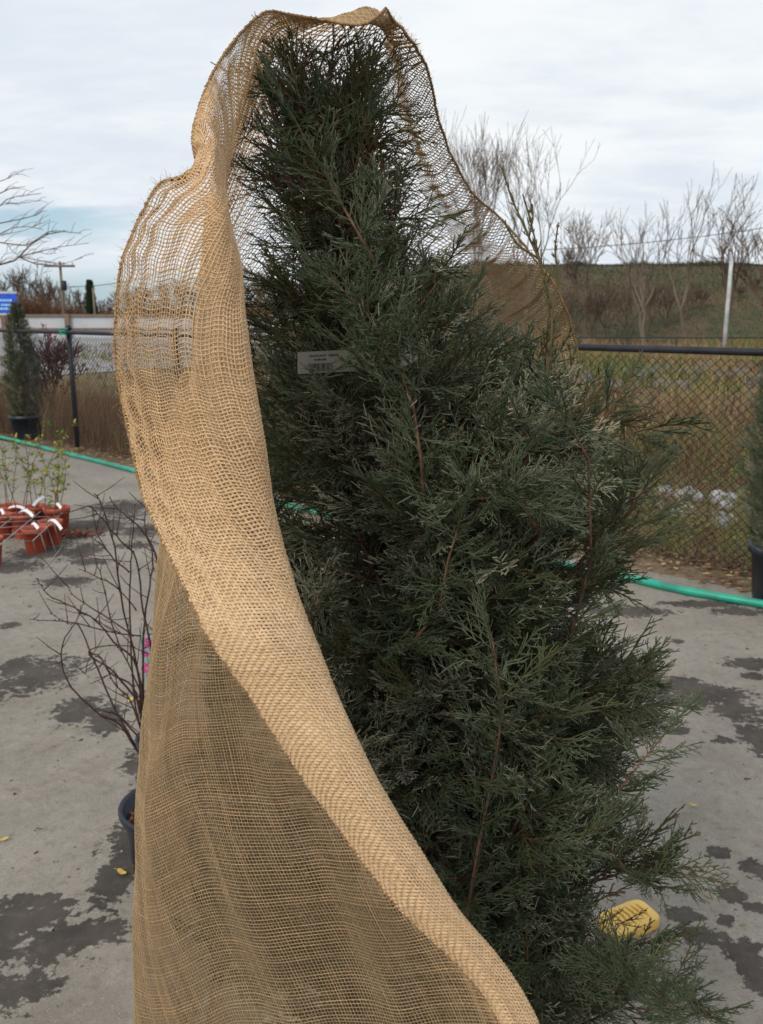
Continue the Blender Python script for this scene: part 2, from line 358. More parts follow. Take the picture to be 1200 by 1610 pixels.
# ------------------------------------------------------------------ chain-link fence
def build_fence():
    H = 1.37; s0, s1 = -5.5, FLEN + 2.6
    root = thing('chain_link_fence', 'black vinyl chain-link fence running behind the tree to the far left', 'fence', FP(0))
    base = FP(0)
    mb = MB(); L = s1 - s0
    mb.tube([FP(s, 0, H) - base for s in np.linspace(s0, s1, 20)], .024, 10); mb.build('top_rail', M['fence'], root)
    s = 0; posts = []
    k = -2
    while k*2.1 < s1:
        q = FP(k*2.1, .035) - base; p = MB(); p.tube([q, q + np.array([0,0,H+.03])], .03, 10)
        p.lathe([(.034,0),(.036,.03),(.022,.05),(.002,.058)], tuple(q + np.array([0,0,H+.03])), 10)
        p.build('post', M['fence'], root); k += 1
    # woven diamonds: every wire zigzags from bottom to top
    D = .062; n = int(L/D); wire = MB(); hh = D*.95/2; rows = int((H-.05)/hh)
    V = []; 
    pts = np.zeros((n, rows+1, 3))
    for i in range(n):
        for j in range(rows+1):
            ss = s0 + i*D + (D/2 if (j % 2) else 0)*1.06 + .001*math.sin(i*1.7)
            q = FP(ss, -.004 + (.003 if j % 2 else -.003)) - base
            pts[i, j] = (q[0], q[1], .03 + j*hh)
    # second half of each diamond is the mirrored neighbour
    seg_a, seg_b = [], []
    for i in range(n):
        seg_a.append(pts[i, :-1]); seg_b.append(pts[i, 1:])
        m = pts[i].copy()
        for j in range(rows+1):
            ss = s0 + i*D + (-D/2 if (j % 2) else 0)*1.0
            q = FP(ss, .004 - (.003 if j % 2 else -.003)) - base; m[j] = (q[0], q[1], .03+j*hh)
        seg_a.append(m[:-1]); seg_b.append(m[1:])
    v, f = seg_tubes(np.concatenate(seg_a), np.concatenate(seg_b), .0021, .0021, 4)
    link_mesh('chain_link_mesh', v, f, M['fence'], root)
    # green wrap on the left-hand post top
    g = MB(); 
    for kk in range(3):
        g.tube([tuple(FP(0, -.03, H-.02+.03*kk) - base + np.array([.045*math.cos(a), .045*math.sin(a), .006*math.sin(3*a)])) for a in np.linspace(0, 6.28, 14)], .009, 6)
    o = g.build('green_tie_wrap', M['hose'], None); o.location = base; tag(o, 'green wrap of cord tied round the top of the fence post at far left', 'cord')

def seg_tubes(A, B, ra, rb, n=3, seed=None):
    A = np.asarray(A, float); B = np.asarray(B, float); m = len(A)
    T = B - A; T /= (np.linalg.norm(T, axis=1, keepdims=True) + 1e-12)
    ref = np.where(np.abs(T[:, 2:3]) < .9, np.array([[0,0,1.]]), np.array([[1.,0,0]]))
    U = np.cross(T, ref); U /= np.linalg.norm(U, axis=1, keepdims=True); W = np.cross(T, U)
    ra = np.broadcast_to(ra, (m,))[:, None, None]; rb = np.broadcast_to(rb, (m,))[:, None, None]
    an = np.arange(n)*2*np.pi/n
    ring = U[:, None]*np.cos(an)[None, :, None] + W[:, None]*np.sin(an)[None, :, None]
    V = np.concatenate([A[:, None] + ring*ra, B[:, None] + ring*rb], 1).reshape(-1, 3)
    b = (np.arange(m)*2*n)[:, None]; k = np.arange(n); k2 = (k+1) % n
    Fc = np.stack([b+k, b+k2, b+k2+n, b+k+n], -1).reshape(-1, 4)
    return V, Fc
build_fence()

# ------------------------------------------------------------------ hose
def build_hose():
    pts = [(-140,662),(-60,674),(0,687),(50,699),(100,712),(150,724),(212,740),(262,751),(330,768),(430,790),(560,818),(700,846),(850,880),(940,900),(1000,911),(1060,925),(1130,938),(1200,950),(1320,975),(1500,1010)]
    g = [G(x, y, .027) for x, y in pts]; out = []
    for i in range(len(g)-1):
        p0 = g[max(i-1,0)]; p1 = g[i]; p2 = g[i+1]; p3 = g[min(i+2, len(g)-1)]
        for tt in np.linspace(0, 1, 6)[:-1]:
            out.append(.5*((2*p1)+(-p0+p2)*tt+(2*p0-5*p1+4*p2-p3)*tt**2+(-p0+3*p1-3*p2+p3)*tt**3))
    mb = MB(); mb.tube(out, .024, 12)
    tag(mb.build('garden_hose', M['hose']), 'thick green hose lying along the pavement edge before the fence', 'hose')
build_hose()

# ------------------------------------------------------------------ weeds beyond the fence (nobody could count them)
def blades(name, n, gen, lean=.35, seg=3, kind_label=None, m=None):
    """gen(n) -> x, y, height, tint, width"""
    x, y, h, ti, wd = gen(n); z = gz(x, y)
    a = rng.uniform(0, 2*np.pi, n); ln = rng.uniform(.05, lean, n)*h
    dx, dy = np.cos(a)*ln, np.sin(a)*ln; wa = rng.uniform(0, np.pi, n); wx, wy = np.cos(wa), np.sin(wa)
    V = np.zeros((n, (seg+1)*2, 3)); 
    for k in range(seg+1):
        tt = k/seg; cx = x + dx*tt**1.8; cy = y + dy*tt**1.8; cz = z - .02 + h*(tt - .18*tt**3)
        ww = wd*(1 - tt*.85)/2
        V[:, 2*k] = np.stack([cx-wx*ww, cy-wy*ww, cz], -1); V[:, 2*k+1] = np.stack([cx+wx*ww, cy+wy*ww, cz], -1)
    b = (np.arange(n)*(seg+1)*2)[:, None]; k = np.arange(seg)*2
    Fc = np.stack([b+k, b+k+1, b+k+3, b+k+2], -1).reshape(-1, 4)
    at = np.repeat(ti, (seg+1)*2)
    return tag(link_mesh(name, V.reshape(-1, 3), Fc, m or M['grass'], attrs={'tint': at}), kind_label, kind_label and 'weeds', kind='stuff')
def fence_pts(n, s0, s1, o0, o1, p=1.0):
    s = rng.uniform(s0, s1, n); o = o0 + (o1-o0)*rng.uniform(0, 1, n)**p
    x = FB[0] - FD[0]*s + FN[0]*o; y = FB[1] - FD[1]*s + FN[1]*o; return s, o, x, y
def patch(x, y, sc=.7, seed=0):
    return np.array([mnoise.noise(Vector((float(a)*sc+seed, float(b)*sc, seed*1.3))) for a, b in zip(x, y)])
def gen_left(n):
    s, o, x, y = fence_pts(n, -6, 4.5, .12, 9, 1.3); p = patch(x, y, .8, 3)
    h = rng.uniform(.35, .8, n)*np.clip(1.0 - .04*o, .5, 1)*(1+.5*p)
    ti = np.clip(.22 + .28*p + rng.normal(0, .13, n), 0, .6); gsel = (o < 1.0) & (s > .6) & (rng.random(n) < .45); ti[gsel] = rng.uniform(.7, 1, gsel.sum()); h[gsel] *= .55
    return x, y, np.clip(h, .08, 1.1), ti, rng.uniform(.004, .010, n)
blades('dry_brown_weeds', 27000, gen_left, .5, kind_label='tall rust brown dead weeds behind the fence at left')
def gen_right(n):
    s, o, x, y = fence_pts(n, 4.5, FLEN+9, .1, 20, 1.35); p = patch(x, y, .7, 9)
    h = rng.uniform(.12, .42, n)*(1+.9*p) + .25*np.exp(-((o-6)/2.2)**2)
    ti = np.clip(.42 + .8*p + rng.normal(0, .2, n), .0, 1); near = (o < 1.3) & (rng.random(n) < .6); ti[near] = rng.uniform(.6, 1, near.sum())
    h = np.where(o < 1.5, h*.7, h); dark = (o > 3) & (o < 9) & (rng.random(n) < .7); ti[dark] = rng.choice([.08,.2,.4,1.0,.8], dark.sum()); h[dark] *= 1.25
    return x, y, np.clip(h, .06, .9), ti, rng.uniform(.004, .011, n)*np.where(o > 5, 1.8, 1)
blades('yellow_green_weeds', 70000, gen_right, .7, kind_label='mixed green and straw weeds behind the fence at right')
def gen_mid(n):
    x = rng.uniform(-14, 24, n); y = 11 + 35*rng.random(n)**1.3; x = np.where((y < 17) & (x < -1), -x, x); p = patch(x, y, .25, 5)
    xr = (x/y > -.12)
    h = rng.uniform(.25, .6, n)*(1+.7*p); ti = np.clip(.42 + .8*p + rng.normal(0, .14, n), .0, 1)
    h = np.where(xr, h, h*.3)
    return x, y, np.clip(h, .1, 1.0), ti, rng.uniform(.03, .07, n)
blades('straw_meadow', 34000, gen_mid, .6, kind_label='straw coloured rough grass before the grassy bank')
def gen_bank(n):
    x = rng.uniform(-4, 32, n); y = rng.uniform(46, 60, n); p = patch(x, y, .2, 8)
    return x, y, rng.uniform(.05, .16, n), np.clip(.5 + .9*p + rng.normal(0, .18, n), 0, 1), rng.uniform(.03, .08, n)
M['bankg'] = mat('bank_grass_blade', (0,0,0), attr=True, scale=1, rough=.9, stops=[(0,(.062,.048,.024)),(.5,(.050,.052,.020)),(1,(.045,.062,.02))])
blades('bank_grass', 30000, gen_bank, .6, m=M['bankg'], kind_label='short green and brown grass covering the raised bank')

# leaf litter along the fence foot
def build_litter():
    n = 11000; s, o, x, y = fence_pts(n, -6, FLEN+3, -.36, .45); V = []; Fc = []; at = []
    a = rng.uniform(0, 6.28, n); L = rng.uniform(.010, .036, n); tl = rng.uniform(-.6, .6, n); ti = rng.random(n)
    keep = rng.random(n) < np.clip(.5 + 1.2*(o+.2), .12, 1)
    x, y, a, L, tl, ti = [q[keep] for q in (x, y, a, L, tl, ti)]; n = len(x)
    z = np.maximum(gz(x, y), 0) + .010
    ca, sa = np.cos(a), np.sin(a)
    loc = np.array([(-1,0,0),(-.2,-.5,.12),(1,0,.05),(-.1,.5,.18)])
    X = loc[None,:,0]*L[:,None]; Y = loc[None,:,1]*L[:,None]; Z = loc[None,:,2]*L[:,None] + X*tl[:,None]*.3 + .004
    V = np.stack([x[:,None]+X*ca[:,None]-Y*sa[:,None], y[:,None]+X*sa[:,None]+Y*ca[:,None], z[:,None]+Z], -1).reshape(-1,3)
    Fc = (np.arange(n)*4)[:,None] + np.array([0,1,2,3])
    tag(link_mesh('leaf_litter', V, Fc, M['litter'], attrs={'tint': np.repeat(ti, 4)}), 'brown dead leaves strewn along the fence foot', 'leaf litter', kind='stuff')
build_litter()
def leafy_weeds():
    nc = 260; s, o, x, y = fence_pts(nc, 4.6, FLEN+3, .12, 5.5, 1.6); V, at, k = [], [], 0
    for i in range(nc):
        h = random.uniform(.10, .34)*(1 if o[i] < 1.2 else 1.7); base_t = random.choice((.95,.8,.35,.1,.98,.6)); z0 = float(gz(x[i], y[i])); m_ = int(30+h*160)
        for j in range(m_):
            t_ = random.random(); a = random.uniform(0,6.28); r_ = h*.35*random.uniform(.2,1)*(1.2-t_); L = random.uniform(.02,.055); wd = L*.42
            c = np.array([x[i]+r_*math.cos(a), y[i]+r_*math.sin(a), z0+h*t_]); d = np.array([math.cos(a), math.sin(a), random.uniform(-.5,.6)]); d /= np.linalg.norm(d)
            u = np.cross(d, [random.gauss(0,.4), random.gauss(0,.4), 1]); u /= np.linalg.norm(u)
            V += [c, c+d*L*.5+u*wd*.5, c+d*L, c+d*L*.5-u*wd*.5]; at += [min(1,max(0,base_t+random.gauss(0,.12)))]*4; k += 1
    Fc = (np.arange(k)*4)[:,None]+np.arange(4)
    tag(link_mesh('leafy_weeds', np.array(V), Fc, M['leafgy2'], smooth=False, attrs={'tint': np.array(at)}), 'low leafy green and russet weeds along the fence foot at right', 'weeds', kind='stuff')
M['leafgy2'] = mat('weed_leaf', (0,0,0), attr=True, scale=30, rough=.7, translucent=.25, stops=[(0,(.10,.035,.025)),(.3,(.24,.15,.06)),(.6,(.26,.24,.06)),(1,(.09,.15,.035))])
leafy_weeds()

# ------------------------------------------------------------------ stones
def rock_mesh(seed, sx=1, sy=.8, sz=.6, ang=.25):
    r = random.Random(seed); import bmesh
    bm = bmesh.new(); bmesh.ops.create_icosphere(bm, subdivisions=2, radius=1)
    for v in bm.verts:
        nn = mnoise.noise(v.co*1.3 + Vector((seed*7.1, 0, 0)))*ang*2 + mnoise.noise(v.co*3 + Vector((seed, 2, 0)))*ang
        v.co *= (1+nn); v.co.x *= sx; v.co.y *= sy; v.co.z = max(v.co.z*sz, -.3*sz)
        v.co.x = max(min(v.co.x, .8*sx), -.85*sx)
    me = bpy.data.meshes.new('rock'); bm.to_mesh(me); bm.free(); return me
rocks = [rock_mesh(i+1) for i in range(5)]
for me in rocks: me.materials.append(M['rock'])
rubs = [rock_mesh(i+20, 1, .7, .45, .18) for i in range(4)]
for me in rubs: me.materials.append(M['rubble'])
for i in range(46):
    px = random.uniform(880, 1215); py = random.uniform(588, 622); p = G(px, py, -.15)
    p[2] = gz(p[0], p[1]) + .08
    o = bpy.data.objects.new('rock', rocks[i % 5]); COL.objects.link(o); o.location = tuple(p); s_ = random.uniform(.12, .34); o.scale = (s_,)*3
    o.rotation_euler = (random.uniform(-.3,.3), random.uniform(-.3,.3), random.uniform(0, 6.3))
    tag(o, 'grey stone lying in the strip of rocks beyond the fence', 'rock', 'stones of the grey rock strip')
for i, (px, py) in enumerate([(1022,782),(1046,778),(1070,782),(1082,776),(1096,784),(1130,788),(1140,800),(1150,786),(1060,800),(1040,805),(1078,812),(1062,826),(1130,820),(1146,832),(1000,790),(1012,806),(1132,848),(985,800)]):
    p = G(px, py, -.3); p[2] = gz(p[0], p[1]) + .06
    o = bpy.data.objects.new('rubble_chunk', rubs[i % 4]); COL.objects.link(o); o.location = tuple(p); s_ = random.uniform(.07, .14); o.scale = (s_*.8, s_, s_*1.7)
    o.rotation_euler = (random.uniform(-.5,.5), random.uniform(-.5,.5), random.uniform(0, 6.3))
    tag(o, 'pale broken concrete chunk among weeds just behind the fence', 'rubble', 'pale rubble behind the fence')

# ------------------------------------------------------------------ bare trees
def bare_tree(h, seed, spread=.5, levels=5, r0=None, trunk_frac=.25, nb=3, upright=.5, multi=1, thin=.78):
    """returns trunk MB segments and twig segments, base at origin"""
    r = random.Random(seed); A, B, RA, RB, LV = [], [], [], [], []
    r0 = r0 or h*.018
    def grow(p, d, L, rad, lv):
        n = 3; q = p
        for i in range(n):
            d2 = (d + Vector((r.gauss(0,.10), r.gauss(0,.10), r.gauss(0,.06) + upright*.10))).normalized()
            nq = q + d2*L/n; ra = rad*(1-.35*i/n); rb = rad*(1-.35*(i+1)/n)
            A.append(tuple(q)); B.append(tuple(nq)); RA.append(ra); RB.append(rb); LV.append(lv); q = nq; d = d2
            if lv >= 2 and r.random() < .5 and lv < levels:
                sd = (d + Vector((r.gauss(0,.7), r.gauss(0,.7), r.gauss(.2,.3)))).normalized(); grow(q, sd, L*.5, rb*.5, lv+2 if lv+2 <= levels else levels)
        if lv >= levels: return
        for k in range(nb if lv else nb+1):
            az = r.uniform(0, 6.28); sp = spread*r.uniform(.5, 1.3)
            ax = d.orthogonal().normalized(); ax.rotate(Matrix.Rotation(az, 3, d)); nd_ = (d*math.cos(sp) + ax*math.sin(sp)); nd_.z += upright*.15
            grow(q, nd_.normalized(), L*r.uniform(.68, .98), rad*.62, lv+1)
    for k in range(multi):
        d0 = Vector((r.gauss(0,.05 + .16*(multi > 1)), r.gauss(0,.05), 1)).normalized()
        grow(Vector((0,0,0)), d0, h*trunk_frac, r0, 0)
    A, B, RA, RB, LV = map(np.array, (A, B, RA, RB, LV)); sc = h/max(B[:,2].max(), .01)
    return A*sc, B*sc, RA*thin, RB*thin, LV
def place_bare(name, loc, h, seed, m, label, group, mintw=.008, **kw):
    A, B, RA, RB, LV = bare_tree(h, seed, **kw)
    root = thing(name, label, 'tree', loc, 0, group)
    tr = LV <= 1
    for sel, nm, n in ((tr, 'trunk', 7), (~tr, 'crown', 3)):
        if sel.sum() == 0: continue
        v, f = seg_tubes(A[sel], B[sel], np.maximum(RA[sel], mintw), np.maximum(RB[sel], mintw*.7), n); link_mesh(nm, v, f, m, root)
    return root
def gp(px, Y): 
    x = (px-600)/F*Y/1.03; return (x, Y, float(gz(np.array(x), np.array(Y))))
# (px, Y, top py) : height found from the top pixel
def hgt(px, topy, Y): return float(P(px, topy, Y)[2]) - gp(px, Y)[2]
TR = 'bare trees before the grassy bank'
place_bare('bare_tree', gp(752, 44), hgt(745,172,44), 11, M['bark_far'], 'tall bare tree just right of the hood of burlap, its trunk hidden', TR, spread=.36, levels=5, trunk_frac=.32, mintw=.009, upright=.9, r0=.10)
place_bare('bare_tree', gp(822, 42), hgt(815,155,42), 23, M['bark_far'], 'tallest pale bare tree, spreading above the thin juniper shoot', TR, spread=.40, levels=6, trunk_frac=.28, mintw=.009, upright=.8, r0=.13, nb=2)
place_bare('bare_tree', gp(925, 46), hgt(925,318,46), 31, M['bark_far'], 'smallest faint bare tree where the bank begins', TR, spread=.45, levels=5, mintw=.011, r0=.09)
place_bare('bare_tree', gp(1018, 40), hgt(1005,285,40), 48, M['bark_far'], 'bare tree with forked crown, left of the straggling one in front of the bank', TR, spread=.42, levels=5, mintw=.009, r0=.11, multi=2, trunk_frac=.3, nb=2, upright=.7)
place_bare('bare_tree', gp(1084, 43), hgt(1080,262,43), 53, M['bark_far'], 'slender straggling bare tree between the two broader ones on the bank', TR, spread=.34, levels=5, mintw=.011, r0=.12, nb=2, upright=.8)
place_bare('bare_tree', gp(1138, 40), hgt(1130,275,40), 68, M['bark_brown'], 'thick dark trunked bare tree left of the white pole', TR, spread=.48, levels=6, mintw=.009, r0=.15, nb=2, trunk_frac=.34)
place_bare('bare_tree', gp(1215, 40), hgt(1200,330,40), 71, M['bark_brown'], 'bare tree at the right edge beyond the white pole', TR, spread=.45, levels=5, mintw=.011, r0=.12)
# scrub low on the bank
for i, (px, tp) in enumerate([(880,462),(905,448),(935,455),(960,432),(990,450),(1022,436),(1050,445),(1082,440),(1105,452),(1165,448),(1190,436)]):
    place_bare('bare_shrub', gp(px, 44+i), hgt(px, tp, 44+i), 80+i, M['brush'], 'brown leafless shrub low on the bank', 'leafless shrubs low on the bank', spread=.5, levels=5, multi=3, trunk_frac=.22, mintw=.009, r0=.04, nb=2)

# far left tree line
specs = [(-60,425),(-25,432),(5,420),(35,405),(62,438),(84,432),(118,452),(160,470),(185,460),(215,448),(250,442),(285,436),(320,430),(360,425),(410,430),(470,440),(540,445),(620,440)]
for i, (px, tp) in enumerate(specs):
    Y = 86 + (i*37 % 11); h = hgt(px, tp, Y)
    place_bare('woodland_tree', gp(px, Y), h, 100+i, M['bark_brown'] if i % 3 else M['brush'], 'leafless brown tree in the far tree line at left', 'leafless trees of the far tree line', mintw=.020, spread=.42, levels=6, multi=2, trunk_frac=.16, r0=.10, nb=2)
# low bare brush under them: mass of twigs
def gen_brush(n):
    x = rng.uniform(-48, -4, n); y = rng.uniform(80, 84, n); p = patch(x, y, .35, 2)
    return x, y, np.clip(rng.uniform(1.6, 4.3, n)*(1+.5*p), .8, 5.2)*np.interp(x, [-36,-28,-24,-14,10], [1.1,.8,.62,.8,.8]), np.clip(.12+.2*p+rng.normal(0,.07,n), 0, .45), rng.uniform(.04, .12, n)
blades('far_brush', 16000, gen_brush, .6, kind_label='brown leafless brush at the foot of the far tree line')

def gen_crest(n):
    x = rng.uniform(4, 36, n); y = rng.uniform(58, 60, n); p = patch(x, y, .6, 4)
    return x, y, np.clip(rng.uniform(.05, .25, n)*(1+3.0*p), .04, .8), np.clip(.3+.6*p+rng.normal(0,.15,n), 0, 1), rng.uniform(.03, .06, n)
blades('crest_scrub', 9000, gen_crest, .8, m=M['bankg'], kind_label='thin dry grass along the flat top of the bank')
def conifer(name, loc, h, w_, label, cat, seed):
    root = thing(name, label, cat, loc); tk = MB(); tk.tube([(0,0,0),(0,0,h*.96)], [h*.02, h*.004], 6); tk.build('trunk', M['bark_brown'], root)
    n = 5000; t_ = rng.uniform(.06, 1, n); rr = w_*(1-t_)**.75*rng.uniform(.4, 1.15, n)*(1+.3*np.sin(t_*31))+.02; a = rng.uniform(0, 6.28, n)
    p = np.stack([rr*np.cos(a), rr*np.sin(a), t_*h], -1); d = np.stack([np.cos(a), np.sin(a), rng.uniform(.2, 1.4, n)], -1); d /= np.linalg.norm(d, axis=1, keepdims=True)
    v, f = seg_tubes(p, p+d*h*.07, .045*h/5, .01, 3); link_mesh('crown', v, f, M['evergreen'], root, attrs={'tint': np.zeros(len(v))})
conifer('evergreen_tree', gp(142, 78), hgt(142,443,78), .42, 'narrow dark evergreen alone in the far tree line beside a pole', 'tree', 5)

# ------------------------------------------------------------------ poles, cable, barrier, sign
def utility_pole(px, Y, topy, label, arms=True):
    b0 = gp(px, Y); h = hgt(px, topy, Y); root = thing('utility_pole', label, 'utility pole', b0, 0, 'utility poles along the far road')
    m_ = MB(); m_.tube([(0,0,0),(0,0,h)], [.12, .08], 10); m_.build('pole', M['pole_wood'], root)
    if arms:
        a = MB(); a.box((0,-.16,h-.3), (2.0,.12,.14)); a.build('crossarm', M['pole_wood'], root)
        for x in (-.85, -.3, .3, .85):
            i_ = MB(); i_.lathe([(.03,0),(.06,.05),(.04,.1),(.05,.15),(.01,.2)], (x,-.16,h-.22), 8); i_.build('insulator', M['pale'], root)
        tr = MB(); tr.lathe([(.17,0),(.19,.05),(.19,.55),(.1,.62)], (.25,-.3,h*.62), 10); tr.build('transformer', M['fence'], root)
    return h
h1 = utility_pole(98, 60, 411, 'brown wooden utility pole with crossarm above the far tree line at left')
h2 = utility_pole(147, 72, 452, 'short far utility pole just right of the dark evergreen', False)
a0 = np.array(gp(98, 60)) + [0,0,h1-1.6]; c1 = P(330, 428, 62)
mb = MB(); mb.tube([a0 + (c1-a0)*t_ - np.array([0,0,.7*4*t_*(1-t_)-1.0*math.sin(t_*1.57)]) for t_ in np.linspace(0,1,14)], .022, 5)
tag(mb.build('overhead_cable', M['fence']), 'thin overhead cable leaving the utility pole at left', 'cable')
q0 = P(820, 394, 52); q1 = P(1330, 336, 52)
mb = MB(); mb.tube([q0 + (q1-q0)*t_ - np.array([0,0,.35*4*t_*(1-t_)]) for t_ in np.linspace(0,1,24)], .02, 5)
tag(mb.build('overhead_cable', M['fence']), 'thin overhead cable crossing the bare trees above the bank at right', 'cable')
# white pole on the bank foot
b0 = gp(1146, 35); h = hgt(1151, 409, 35)
root = thing('white_pole', 'flaking white painted pole standing before the grassy bank', 'pole', b0)
m_ = MB(); m_.tube([(0,0,0),(0,0,h*.5),(0,0,h)], [.088,.08,.068], 12); m_.build('shaft', M['pole_white'], root)
m_ = MB(); m_.lathe([(.074,0),(.08,.03),(.03,.08)], (0,0,h), 12); m_.build('pole_cap', M['pole_white'], root)
# low thin fence far behind
rl = thing('railing', 'thin dark railing running along the foot of the bank', 'railing', gp(900, 36))
bz = np.array(gp(900, 36)); m_ = MB(); zt = P(1000, 531, 36)[2] - bz[2]
m_.tube([(-6,0,zt),(14,0,zt)], .022, 6); m_.build('top_rail', M['fence'], rl)
for k in range(-3, 8):
    m_ = MB(); m_.tube([(k*1.95+.35,0,-.3),(k*1.95+.35,0,zt)], .028, 6); m_.build('post', M['fence'], rl)
# barrier at the far road, left
br = thing('road_barrier', 'long pale grey barrier with brown rails beyond the fence at left', 'barrier', (0,56,0))
zt = P(100, 495, 56)[2]; m_ = MB(); m_.box((-26.5, 0, (zt-.1)/2), (48, .3, zt-.1)); m_.build('wall', M['pale'], br, False)
m_ = MB(); m_.box((-26.5, -.2, zt-.03), (48, .14, .14)); m_.build('rail', M['wood'], br, False)
zr = P(100, 517, 56)[2]; m_ = MB(); m_.box((-26.5, -.2, zr), (48, .1, .1)); m_.build('rail', M['wood'], br, False)
for k in range(11):
    m_ = MB(); m_.box((-19.3 + 3.9*(k-5), -.32, zt/2), (.28, .14, zt+.1)); m_.build('post', M['wood'], br, False)
# blue sign
b0 = gp(-8, 40); h = hgt(-8, 462, 40)
sg = thing('blue_sign', 'blue sign with light lettering behind the left potted juniper', 'sign', b0)
w_ = .98; zb = hgt(-8, 492, 40)
m_ = MB(); m_.box((.13,0,(h+zb)/2), (1.6,.08,h-zb)); m_.build('panel', M['blue'], sg, False)
m_ = MB(); m_.box((.13,0,h+.06), (1.66,.12,.10)); m_.build('frame_bar', M['pale'], sg, False); m_ = MB(); m_.box((.13,0,zb-.05), (1.66,.12,.08)); m_.build('frame_bar', M['pale'], sg, False)
for zc, x0, x1 in ((.66, -.1, .72), (.42, .25, .80), (.22, .05, .75)):
    m_ = MB(); x = x0
    while x < x1:
        ww = random.uniform(.05, .12); m_.box((x+ww/2, -.05, zb+(h-zb)*zc), (ww, .02, .10)); x += ww+.03
    m_.build('lettering', M['signwhite'], sg, False)
for x in (-.45, .45):
    m_ = MB(); m_.tube([(x,.0,0),(x,.0,zb)], .05, 8); m_.build('post', M['pole_wood'], sg)
# red-leaved shrub behind the fence
rs = thing('red_shrub', 'small shrub with red leaves behind the fence beside the potted juniper', 'shrub', gp(72, 12.6))
A, B, RA, RB, LV = bare_tree(1.5, 9, spread=.5, levels=4, multi=4, trunk_frac=.3)
v, f = seg_tubes(A, B, .006, .004, 3); link_mesh('stems', v, f, M['twig'], rs)
M['redleaf'] = mat('red_leaf', (.30,.05,.05), (.20,.04,.04), scale=30, rough=.6)
idx = rng.integers(0, len(A), 420); c_ = B[idx] + rng.normal(0, .03, (420,3)); dd = rng.normal(0, .016, (420,4,3))
link_mesh('leaves', (c_[:,None]+dd).reshape(-1,3), (np.arange(420)*4)[:,None]+np.arange(4), M['redleaf'], rs)

# reaching branches of a nearby bare tree, top left, whose trunk stands outside the frame
def left_tree():
    Y = 6.5; root = thing('bare_branch_tree', 'bare tree outside the left edge reaching thin branches into the sky', 'tree', (-5.2, Y+.3, 0))
    off = np.array([-5.2, Y+.3, 0]); m_ = MB()
    m_.tube([np.array((0,0,0)), np.array((.05,0,.9)), np.array((0,0,1.6)), np.array((.1,-.1,2.6)), np.array((.05,0,3.6))], [.075,.065,.055,.045,.02], 9); m_.build('trunk', M['bark_brown'], root)
    lines = [([(-240,470),(-60,430),(0,416),(22,410),(30,404),(56,415),(85,417)], .010),([(30,404),(48,385),(75,368),(100,364),(128,367)], .006),([(30,404),(60,396),(95,388),(140,382)],.0045),
      ([(34,404),(70,411),(100,415),(130,405)],.0035),([(-200,440),(-60,398),(0,381),(12,383),(42,386),(60,375),(75,365),(90,362)],.007),([(-200,430),(-50,390),(0,368),(20,358),(45,356),(68,361)],.006),
      ([(-180,410),(-40,362),(0,351),(35,344),(58,338),(66,331)],.006),([(-180,400),(-40,345),(0,324),(10,314),(25,309),(65,304)],.006),([(10,320),(40,319),(62,315)],.003),([(-60,320),(0,304),(15,297),(40,293)],.005),([(-60,300),(0,285),(14,280),(28,272)],.004),
      ([(0,416),(3,405),(12,395)],.003),([(10,382),(20,395),(30,404)],.003),([(-30,376),(0,370),(40,362),(80,345)],.003),([(60,396),(75,400),(90,398)],.0025)]
    tw = MB()
    for pts, r_ in lines:
        p3 = [P(x, y, Y + .15*math.sin(i+r_*900)) - off for i, (x, y) in enumerate(pts)]
        if pts[0][0] < -100: p3 = [np.array((0,0,max(1.5, p3[0][2]-.5)))] + p3
        rad = np.linspace(r_*1.3, r_*.45, len(p3)); tw.tube(p3, list(rad*.75), 5)
        for i in range(1, len(p3)):
            if pts[0][0] < -100 and i < 3: continue
            for k in range(2):
                a_ = p3[i] + (p3[i-1]-p3[i])*random.random(); e = a_ + np.array([random.uniform(.02,.16), random.uniform(-.1,.1), random.uniform(-.02,.09)])
                tw.tube([a_, (a_+e)/2+np.array([0,0,.01]), e], [.002,.0016,.001], 3)
    tw.build('branches', M['bark_brown'], root)
left_tree()

